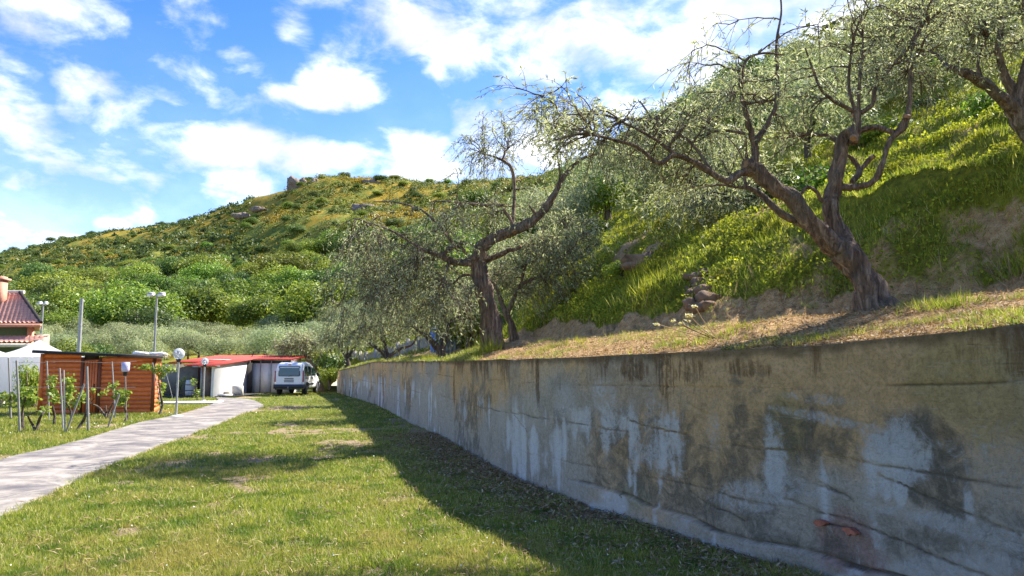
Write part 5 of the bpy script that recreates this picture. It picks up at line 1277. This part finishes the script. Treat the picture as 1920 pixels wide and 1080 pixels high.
def plant(kind, x, y, z, H, label, cat, name, group=None, wide=1.0, trunk=True, rz=None):
    me_c, me_t, H0, R0 = protos[kind][int(rng.integers(len(protos[kind])))]
    s_ = H/H0; o = thing(name, label, cat, (x, y, z-.05*H), rng.random()*6.28 if rz is None else rz, group)
    c = link('crown', me_c, o); c.scale = (s_*wide, s_*wide, s_)
    if trunk: tq = link('trunk', me_t, o); tq.scale = (s_, s_, s_)
    return o
rng = np.random.default_rng(1234)
def scatter(n, pxr, Yr, mind, test=None, sq=1.0):
    out = []; tries = 0
    while len(out) < n and tries < n*60:
        tries += 1; px = rng.uniform(*pxr); Y = Yr[0]+(Yr[1]-Yr[0])*rng.random()**sq
        th = math.atan2(P(px, 450, 1)[0], 1); x = Y*math.tan(th)
        if test and not test(px, Y): continue
        if all((x-a)**2+(Y-b)**2 > mind**2 for a, b, _ in out): out.append((x, Y, px))
    return out
hz1 = lambda x, y: float(hill_z(x, y))
# grey-green olive grove behind the outbuildings
def where(px):
    for a_, n_ in ((0, 'beyond the left edge of the photo'), (90, 'behind the tiled house'), (180, 'above the left half of the shed'), (262, 'above the right half of the shed'), (325, 'around the twin-floodlight mast'), (400, 'above the farther globe lamp'),
                   (480, 'above the barn opening'), (545, 'above the barn panels'), (640, 'above the white van'), (760, 'above the far end of the retaining wall'), (900, 'behind the drooping olive crown'), (1100, 'behind the slender forked olive'), (1300, 'left of the large pruned olive'), (1500, 'behind the pruned olive'), (1700, 'above the leaning trunk'), (3000, 'toward the right edge')):
        if px < a_: return n_
def band(Y, a_, b_): return ('lowest', 'middle', 'highest')[int(min(2, 3*(Y-a_)/(b_-a_)))]
grove = scatter(46, (60, 700), (58, 92), 3.4)
for x, y, px in grove:
    plant('olive', x, y, hz1(x, y), rng.uniform(3.6, 5.0), 'grey-green grove olive '+where(px)+', '+band(y, 58, 92)+' rows', 'olive tree', 'olive_tree', 'grey-green olives of the grove behind the buildings', 1.15)
# broadleaf wood on the lower hill
wood = scatter(112, (-150, 900), (90, 205), 8.4, lambda px, Y: Y < 215-0.03*abs(px-300))
for x, y, px in wood:
    k = 'dark' if rng.random() < .28 else 'broad'
    plant(k, x, y, hz1(x, y), rng.uniform(6.5, 12.0), ('dark' if k == 'dark' else 'fresh')+' green hillside tree '+where(px)+', '+band(y, 92, 205), 'tree', 'broadleaf_tree', ('dark' if k == 'dark' else 'fresh green')+' trees on the lower hillside', rng.uniform(1.0, 1.3))
# bigger shrubs higher up
up = scatter(110, (-150, 1000), (200, 330), 8.5)
for x, y, px in up:
    k = 'dark' if rng.random() < .55 else 'broad'
    plant(k, x, y, hz1(x, y), rng.uniform(2.6, 5.2), ('dark' if k == 'dark' else 'bright green')+' shrub on upper hill '+where(px)+', '+band(y, 200, 330), 'shrub', 'hill_shrub', ('dark' if k == 'dark' else 'green')+' shrubs on the upper hillside', 1.35, False)
# crest line trees (skyline)
for px in (30, 62, 95, 120, 152, 170, 196, 214, 236, 262, 285, 300, 322, 346, 362, 385, 405, 425, 445, 600, 650, 705, 735, 760, 785):
    th = math.atan2(P(px, 450, 1)[0], 1); Y = 440 if px < 340 else (415 if px < 450 else 322); x = Y*math.tan(th)
    plant('dark', x, Y, hz1(x, Y), rng.uniform(3, 7) if px < 460 else rng.uniform(2, 4), 'small dark tree standing out on the skyline of the hill', 'tree', 'crest_tree', 'small dark trees on the skyline', 1.2, px < 460)
# specific: dark green tree group left, hedge over shed, yellow bushes
spec = [('broad', 130, 632, 56, 4.6, 'bushy bright green tree behind the left half of the shed', 'tree', 'leafy_tree', 1.0),
 ('dark', 170, 640, 58, 4.0, 'dark green tree right of the pale pole behind the shed', 'tree', 'leafy_tree', 1.0),
 ('bright', 140, 664, 38, 2.45, 'yellow-green bush peeping over the left end of the shed roof', 'bush', 'leafy_bush', 1.6),
 ('bright', 178, 664, 38.5, 2.3, 'yellow-green bush peeping over the middle of the shed roof', 'bush', 'leafy_bush', 1.6),
 ('bright', 92, 640, 56, 4.6, 'tall pale-leaved shrub at the corner of the tiled house', 'shrub', 'tall_shrub', .7),
 ('gbush', 66, 690, 29.5, 2.35, 'dark leafy bush between the white tent and the shed', 'bush', 'leafy_bush', .55),
 ('bright', 625, 660, 50, 2.9, 'yellow-green bush above the far end of the retaining wall', 'bush', 'leafy_bush', 1.05),
 ('bright', 545, 664, 54, 2.8, 'pale yellow bush behind the right end of the barn roof', 'bush', 'leafy_bush', 1.2),
 ('gbush', 618, 712, 47.3, 1.5, 'green bush at the foot of the far wall end beside the van', 'bush', 'leafy_bush', .9),
 ('bush', 627, 700, 49.0, 2.0, 'dark green bush tucked against the far wall end', 'bush', 'leafy_bush', .8),
 ('gbush', 882, 600, 26, 2.4, 'bright green leafy shrub behind the tall thick-trunked olive', 'shrub', 'leafy_bush', .9),
 ('bush', 868, 615, 28, 2.0, 'dark green shrub beside the corrugated lean-to', 'shrub', 'leafy_bush', .9),
 ('broad', 1400, 180, 62, 6.0, 'yellow-green tree crown showing through the large pruned olive', 'tree', 'leafy_tree', 1.0),
 ('gbush', 1140, 450, 30, 2.6, 'fresh green sapling on the slope left of the earth ledges', 'shrub', 'leafy_bush', .8),
 ('gbush', 1235, 365, 36, 2.8, 'fresh green sapling higher up the slope above the earth ledges', 'shrub', 'leafy_bush', .9),
 ('gbush', 1165, 520, 15.6, .7, 'low bright plant on the grassy bank below the ledges', 'plant', 'leafy_plant', .9),
 ('bush', 580, 600, 95, 7.5, 'dark tree at the foot of the wood above the barn', 'tree', 'leafy_tree', 1.1)]
for kind, px, py, Y, H, lb, ct, nm_, wd_ in spec:
    th = math.atan2(P(px, py, 1)[0], 1); x = Y*math.tan(th); z = hz1(x, Y) if (Y > 46 or px > 640) else 0.0
    plant(kind, x, Y, z, H, lb, ct, nm_, None, wd_, True)
# right-hand slope: olives and shrubs behind the big trees
sl_ol = [(1300,19.5,3.6),(1520,21,3.6),(1600,27,4.2),(1450,33,4.4),(1210,30,3.8),(1120,36,4.2),(1060,30,3.6),(1350,44,4.6),(1240,48,4.6),(1700,30,4.6),(1550,40,5),(1820,32,5),(1020,42,4.5),(1160,52,4.6),(940,46,4.2),(1660,46,5),(1760,46,5),(1900,26,4.6)]
for px, Y, H in sl_ol:
    th = math.atan2(P(px, 400, 1)[0], 1); x = Y*math.tan(th)
    plant('olive', x, Y, hz1(x, Y), H, 'hazy grey olive on the slope '+where(px)+', '+('near row' if Y < 31 else 'upper row'), 'olive tree', 'olive_tree', 'grey olives on the slope behind the large ones', 1.1)
for x, y, px in scatter(70, (880, 2000), (46, 105), 4.6):
    k = rng.choice(['dark', 'broad', 'broad', 'bush'])
    plant(k, x, y, hz1(x, y), rng.uniform(3.0, 5.5), 'green tree high on the slope '+where(px)+', '+band(y, 46, 105), 'tree', 'slope_tree', 'green trees high on the right-hand slope', 1.2)
for x, y, px in scatter(26, (1100, 2050), (15.5, 40), 3.2, lambda px, Y: not (px < 1500 and Y < 22)):
    plant('bush', x, y, hz1(x, y), rng.uniform(.7, 1.5), 'small green bush on the grassy slope '+where(px)+', '+('lower' if y < 26 else 'upper'), 'bush', 'slope_bush', 'small bushes on the grassy right-hand slope', 1.2, False)

# scrub: uncountable low growth over the hill
def scrub(name, n, pxr, Yr, hr, Lf, nl, mat, label, cl=0):
    b = MB(); N = n
    px = rng.uniform(*pxr, N); Y = Yr[0]+(Yr[1]-Yr[0])*rng.random(N); u_ = (px-960)/F/cp; x = u_*Y
    keep_ = fbm(x*.03, Y*.03, 51)+.12*rng.normal(size=N) > cl; x, Y = x[keep_], Y[keep_]; z = hill_z(x, Y); N = len(x)
    h = rng.uniform(*hr, N)
    ci = np.repeat(np.arange(N), nl); d = rng.normal(size=(len(ci), 3)); d /= np.linalg.norm(d, axis=1)[:, None]; d[:, 2] = abs(d[:, 2])
    pos = np.stack([x, Y, z], 1)[ci]+d*(rng.random(len(ci))**.3)[:, None]*h[ci][:, None]*np.array([1.1, 1.1, .8])
    nrm = d+rng.normal(size=d.shape)*.45+np.array([0, 0, .3]); sc_ = np.repeat(Lf*(.6+.8*rng.random(N)), nl)
    b.leaves(pos, np.cross(nrm, rng.normal(size=d.shape)), sc_, sc_*.7, nrm)
    return link(name, b.mesh(name, mat), None, None, kind='stuff', label=label, category='scrub')
scrub('hillside_scrub', 8000, (-250, 1150), (110, 345), (.6, 2.8), .62, 52, 'scrub_leaf', 'low green and yellow-flowering scrub covering the far hill', -.12)
scrub('crest_scrub', 3200, (-250, 480), (190, 470), (1.0, 3.2), 1.1, 34, 'dark_leaf', 'dark scrub over the far left hill', -.15)
scrub('slope_scrub', 1500, (950, 2250), (38, 110), (.5, 1.6), .38, 55, 'dark_leaf', 'green scrub on the upper right-hand slope', -.1)

# rocks
def rock(px, py, Y, r, sc, label, seed, name='boulder', group=None):
    p = P(px, py, Y); z = hz1(p[0], Y); z = min(max(z, p[2]-r*1.2), p[2]+r)
    z -= .22 if Y < 30 else 0
    b = MB()
    for k in range(3 if r > 1 else 1): b.sphere(((k-1)*r*.7 if r > 1 else 0, (k % 2)*r*.3, r*.15*(k == 1)), r*(1-.2*k if r > 1 else 1), 14, 9, sc, .75, seed+k*3)
    link(name, b.mesh(name, 'earth_rock' if Y < 30 else 'rock'), None, (p[0], Y, z), label=label, category='rock', group=group)
rock(562, 338, 318, 3.4, (1, .8, 1), 'large pale boulder crowning the summit of the hill', 1, 'summit_rock')
rock(592, 350, 312, 1.7, (.8, .8, 1), 'smaller pale boulder just right below the summit rock', 5, 'summit_rock')
rock(455, 393, 300, 2.2, (1.3, .8, .6), 'rock outcrop on the left shoulder of the summit', 2)
rock(487, 383, 300, 1.8, (1.3, .8, .6), 'rock outcrop between the left shoulder and the summit', 8)
rock(690, 385, 258, 3.0, (1.3, .7, .8), 'dark grey rock outcrop right of the summit on the flowery slope', 3)
rock(700, 352, 300, 2.0, (1.3, .7, .7), 'small dark outcrop near the crest right of the summit', 4)
rock(266, 490, 205, 2.6, (1.5, .8, .8), 'pale brown rock face among the trees of the lower left hillside', 6)
rock(1215, 486, 15.3, .36, (1.7, .7, .5), 'brown earthy rock ledge sticking out of the grassy bank', 7)
for i, (px, py, r) in enumerate(((1300,520,.13),(1318,515,.12),(1310,535,.15),(1325,545,.13),(1305,555,.14),(1320,562,.16),(1296,570,.12),(1335,530,.11),(1312,578,.13),(1292,545,.10),(1330,575,.12),(1340,560,.1))):
    p = P(px, py, 12.2); yy = 12.2
    for q in np.arange(10.5, 15, .05):                      # where this line of sight meets the bank
        pq = P(px, py, q)
        if hz1(pq[0], q) > pq[2]: yy = q; p = pq; break
    b = MB().sphere((0, 0, 0), r, 9, 6, (1.2, .9, .7), .9, i*7+2)
    link('bank_stone', b.mesh('bank_stone', 'earth_rock'), None, (p[0], yy-.04, p[2]), label='brown stone in the heap that has slid down the grassy bank', category='stone', group='heap of stones in the bank')

# ================================================================== GRASS
rng = np.random.default_rng(4321)
def tufts(b, x, y, z, hgt, nbl, wid, spread=.5, lean=.7):
    n = len(x); i = np.repeat(np.arange(n), nbl); m = len(i)
    a_ = rng.random(m)*2*np.pi; r0 = np.repeat(hgt, nbl)
    pos = np.stack([x, y, z], 1)[i]+np.stack([np.cos(a_), np.sin(a_), np.zeros(m)], 1)*(rng.random(m)*spread*r0)[:, None]
    a2 = a_+rng.normal(size=m)*.8; ln = lean*rng.random(m)*r0
    tip = pos+np.stack([np.cos(a2)*ln, np.sin(a2)*ln, r0*(.45+.65*rng.random(m))], 1)
    b.blades(pos, tip, np.repeat(wid, nbl))
def lawn_pts(n, Y0, Y1, x0=-26, lefty=True):
    u_ = rng.random(n); Y = 1/(1/Y0+(1/Y1-1/Y0)*u_)           # density ~ 1/Y^2 per depth
    px = rng.uniform(-120, 1650, n); X = (px-960)/F*Y
    ok = (X < wall_x(Y)-.02) & ~in_path(X, Y, -.02)
    return X[ok], Y[ok]
x, y = lawn_pts(115000, 4.6, 46)
dd_ = lawn_dirt(x, y)+.35*fbm(x*3.5, y*3.5, 3)*2; ok = rng.random(len(x)) > sstep(.25, .8, dd_)*.86; x, y = x[ok], y[ok]
b = MB(); h_ = (.028+.035*rng.random(len(x)))*(1+.5*sstep(-.1, .2, fbm(x*1.2, y*1.2, 61)))*(1+np.clip((y-10)/60, 0, .5))
tufts(b, x, y, x*0-.005, h_, 6, .0042+.00075*y, 1.3, 1.0)
link('lawn_grass', b.mesh('lawn_grass', 'lawn_blade'), None, None, kind='stuff', label='short patchy lawn grass', category='grass')
n = 9000; u_ = rng.random(n); y = 1/(1/5.0+(1/26-1/5.0)*u_); px = rng.uniform(-100, 1500, n); x = (px-960)/F*y; ok = (x < wall_x(y)-.1) & ~in_path(x, y, 0) & (fbm(x*.9, y*.9, 62) > -.12); x, y = x[ok], y[ok]; n = len(x)
b = MB(); d = rng.normal(size=(n, 3)); d[:, 2] = abs(d[:, 2])*.35
b.leaves(np.stack([x, y, .015+.03*rng.random(n)], 1), d, .05+.07*rng.random(n), .004+.0006*y, rng.normal(size=(n, 3))*.4+np.array([0, 0, 1]))
link('straw', b.mesh('straw', 'dry_litter'), None, None, kind='stuff', label='dry straw and clippings lying in the lawn', category='straw')
# left of the path: longer, drier, with small white flowers
x = rng.uniform(-21, -7, 26000); y = rng.uniform(15, 30, 26000); ok = (~in_path(x, y, .0)) & (x < np.interp(y, pathL[:, 1], pathL[:, 0])) & (lawn_dirt(x, y)+fbm(x*2, y*2, 5) < .6); x, y = x[ok], y[ok]
b = MB(); tufts(b, x, y, x*0-.005, .05+.07*rng.random(len(x)), 5, np.full(len(x), .016), 1, .8); link('verge_grass', b.mesh('verge_grass', 'lawn_blade'), None, None, kind='stuff', label='longer grass between the path and the shed', category='grass')
x = rng.uniform(-18, -6, 420); y = rng.uniform(16, 27, 420); ok = (x < np.interp(y, pathL[:, 1], pathL[:, 0])-.05); x, y = x[ok], y[ok]
xx2, yy2 = lawn_pts(260, 6, 34); x = np.r_[x, xx2]; y = np.r_[y, yy2]
b = MB(); n = len(x); b.leaves(np.stack([x, y, .05+.05*rng.random(n)], 1), rng.normal(size=(n, 3)), .006+.0017*y, .006+.0017*y, np.tile([0, 0, 1.0], (n, 1))+rng.normal(size=(n, 3))*.3)
link('daisies', b.mesh('daisies', 'white_flower'), None, None, kind='stuff', label='tiny pale flowers dotted in the grass', category='flowers')
# dry litter at the foot of the wall and on the terrace
n = 20000; sN = rng.uniform(7, 26, n); wxy = wall_xy(sN); nn = np.stack([np.interp(sN, ss, nm[:, 0]), np.interp(sN, ss, nm[:, 1])], 1); off = .03+abs(rng.normal(size=n))*.75
q = wxy+nn*off[:, None]; pos = np.column_stack([q, .01+.03*rng.random(n)]); b = MB(); d = rng.normal(size=(n, 3)); d[:, 2] *= .3
b.leaves(pos, d, .045+.045*rng.random(n), .010+.012*rng.random(n), rng.normal(size=(n, 3))*.5+np.array([0, 0, 1]))
n = 30000; px = rng.uniform(700, 2150, n); th = np.arctan((px-960)/F/cp); r = rwall(th)+.2+rng.random(n)**1.3*4.5; x = r*np.sin(th); y = r*np.cos(th); d = rng.normal(size=(n, 3)); d[:, 2] *= .3
b.leaves(np.stack([x, y, hill_z(x, y)+.012], 1), d, .03+.05*rng.random(n), .006+.008*rng.random(n), rng.normal(size=(n, 3))*.4+np.array([0, 0, 1]))
link('dry_litter', b.mesh('dry_litter', 'dry_litter'), None, None, kind='stuff', label='dry leaves and twigs along the foot and top of the wall', category='leaf litter')
# bank: grass and clover following the slope
def bank_pts(n, r0=.9, r1=30, pw=1.4, px0=640, px1=2200):
    px = rng.uniform(px0, px1, n); th = np.arctan((px-960)/F/cp); nr, _ = hnodes(th); rf = nr[:, 1]; r = rf-r0+(rng.random(n)**pw)*(r1+r0)
    x = r*np.sin(th); y = r*np.cos(th); return x, y, hill_z(x, y), r-rf
x, y, z, dr = bank_pts(95000, .3, 22, 1.6)
g1 = fbm(x*.8, y*.8, 71); ok = (hill_dirt(x, y)+.5*rng.random(len(x))-g1 < .62) & (rng.random(len(x)) < .55+2*g1); x, y, z, dr = (q[ok] for q in (x, y, z, dr))
b = MB(); rr2 = np.hypot(x, y); h_ = (.04+.08*rng.random(len(x)))*(1+.9*sstep(.05, .25, fbm(x*.6, y*.6, 72)))*(1+rr2/50)
tufts(b, x, y, z-.02, h_, 6, .006+.0008*rr2, .8, .8)
link('bank_grass', b.mesh('bank_grass', 'bank_blade'), None, None, kind='stuff', label='lush grass on the sloping bank', category='grass')
x, y, z, dr = bank_pts(150000, .0, 14, 1.4); g1 = fbm(x*1.1, y*1.1, 75); ok = (hill_dirt(x, y)+.45*rng.random(len(x)) < .70) & (rng.random(len(x)) < .45+3*g1); x, y, z = x[ok], y[ok], z[ok]; n = len(x)
b = MB(); sz = .022+.0022*np.hypot(x, y); up_ = .02+.11*rng.random(n)*(1+2*np.clip(g1[ok], 0, 1))
b.leaves(np.stack([x, y, z+up_], 1), rng.normal(size=(n, 3)), sz*(.7+.7*rng.random(n)), sz*.8, rng.normal(size=(n, 3))*.55+np.array([-.3, -.5, .8]))
link('bank_clover', b.mesh('bank_clover', 'clover_leaf'), None, None, kind='stuff', label='yellow-green ground cover on the bank', category='ground cover')
x, y, z, dr = bank_pts(1100, -.5, 12, 1.3); ok = fbm(x*.7, y*.7, 78) > .03; x, y, z = x[ok], y[ok], z[ok]
b = MB(); tufts(b, x, y, z, .16+.22*rng.random(len(x)), 4, .004+.0006*np.hypot(x, y), .3, .6); link('dry_stalks', b.mesh('dry_stalks', 'dry_litter'), None, None, kind='stuff', label='dry grass stalks standing on the bank', category='dry grass')
# sparse weeds on the terrace strip
def strip(n, px0, px1, a, b_):
    px = rng.uniform(px0, px1, n); th = np.arctan((px-960)/F/cp); r = rwall(th)+a+rng.random(n)*(b_-a); x = r*np.sin(th); y = r*np.cos(th); return x, y, hill_z(x, y)
x, y, z = strip(9000, 650, 2000, .15, 4.5); ok = fbm(x*1.4, y*1.4, 81) > .07; x, y, z = x[ok], y[ok], z[ok]; b = MB(); tufts(b, x, y, z, .03+.05*rng.random(len(x)), 6, np.full(len(x), .008), 1.2, .9)
x, y, z = strip(5000, 640, 900, .1, 9); tufts(b, x, y, z, .05+.07*rng.random(len(x)), 5, np.full(len(x), .016), 1.2, .9)
link('terrace_weeds', b.mesh('terrace_weeds', 'lawn_blade'), None, None, kind='stuff', label='thin grass on the bare terrace', category='grass')
# single tufts and plants
def tuft_thing(px, py, Y, r, h, n, label, name='grass_tuft', mat='bank_blade', extra=None, org_on=True):
    p = P(px, py, Y); z = hz1(p[0], Y) if org_on else 0; x = rng.normal(size=n)*r*.5; y = rng.normal(size=n)*r*.35; zz_ = (hill_z(p[0]+x, Y+y)-z) if org_on else x*0
    b = MB(); tufts(b, x, y, zz_, h*(.5+.6*rng.random(n)), 7, np.full(n, .009), .6, .8)
    if extra is None: link(name, b.mesh(name, mat), None, (p[0], Y, z), label=label, category='grass tuft'); return
    o = thing(name, label, 'wildflower', (p[0], Y, z)); link('leaves', b.mesh('leaves', mat), o); sb = MB()
    for (fx, fy) in extra:
        q = P(fx, fy, Y)-np.array([p[0], Y, z]); sb.tube(crom([(q[0]*.1+.15, 0, 0), (q[0]*.6+.05, .05, q[2]*.6), q], 4), .005, 4)
        fb_ = MB(); fb_.leaves(q+rng.normal(size=(26, 3))*np.array([.018, .016, .004]), rng.normal(size=(26, 3)), .022, .02, np.tile([0, -.3, 1.0], (26, 1)))
        link('flower_head', fb_.mesh('flower_head', 'flower_petal'), o)
    link('stems', sb.mesh('stems', 'dry_litter'), o)
tuft_thing(1325, 645, 8.3, .55, .13, 60, 'weed with pale yellow flower heads on long dry stems at the wall top', 'flowering_weed', 'bank_blade', [(1232,608),(1262,601),(1276,606),(1288,601),(1294,593),(1303,574),(1290,590)])
tuft_thing(1780, 592, 6.9, .32, .17, 50, 'bright green grass tuft on bare soil right of the leaning trunk')
tuft_thing(806, 670, 22, .2, .32, 40, 'small leafy weed at the wall edge left of the thick-trunked olive')
tuft_thing(1060, 662, 11.5, .55, .12, 45, 'low green tuft on the wall edge right of the thick-trunked olive')
tuft_thing(1540, 626, 6.6, .16, .07, 30, 'small sparse green tuft on the dirt below the leaning trunk')
tuft_thing(915, 655, 15.1, .22, .42, 40, 'green weeds growing against the foot of the thick olive trunk')
tuft_thing(1200, 1050, 6.6, .5, .10, 120, 'dark green clump of clover in the shaded grass by the wall', 'grass_tuft', 'lawn_blade', None, False)
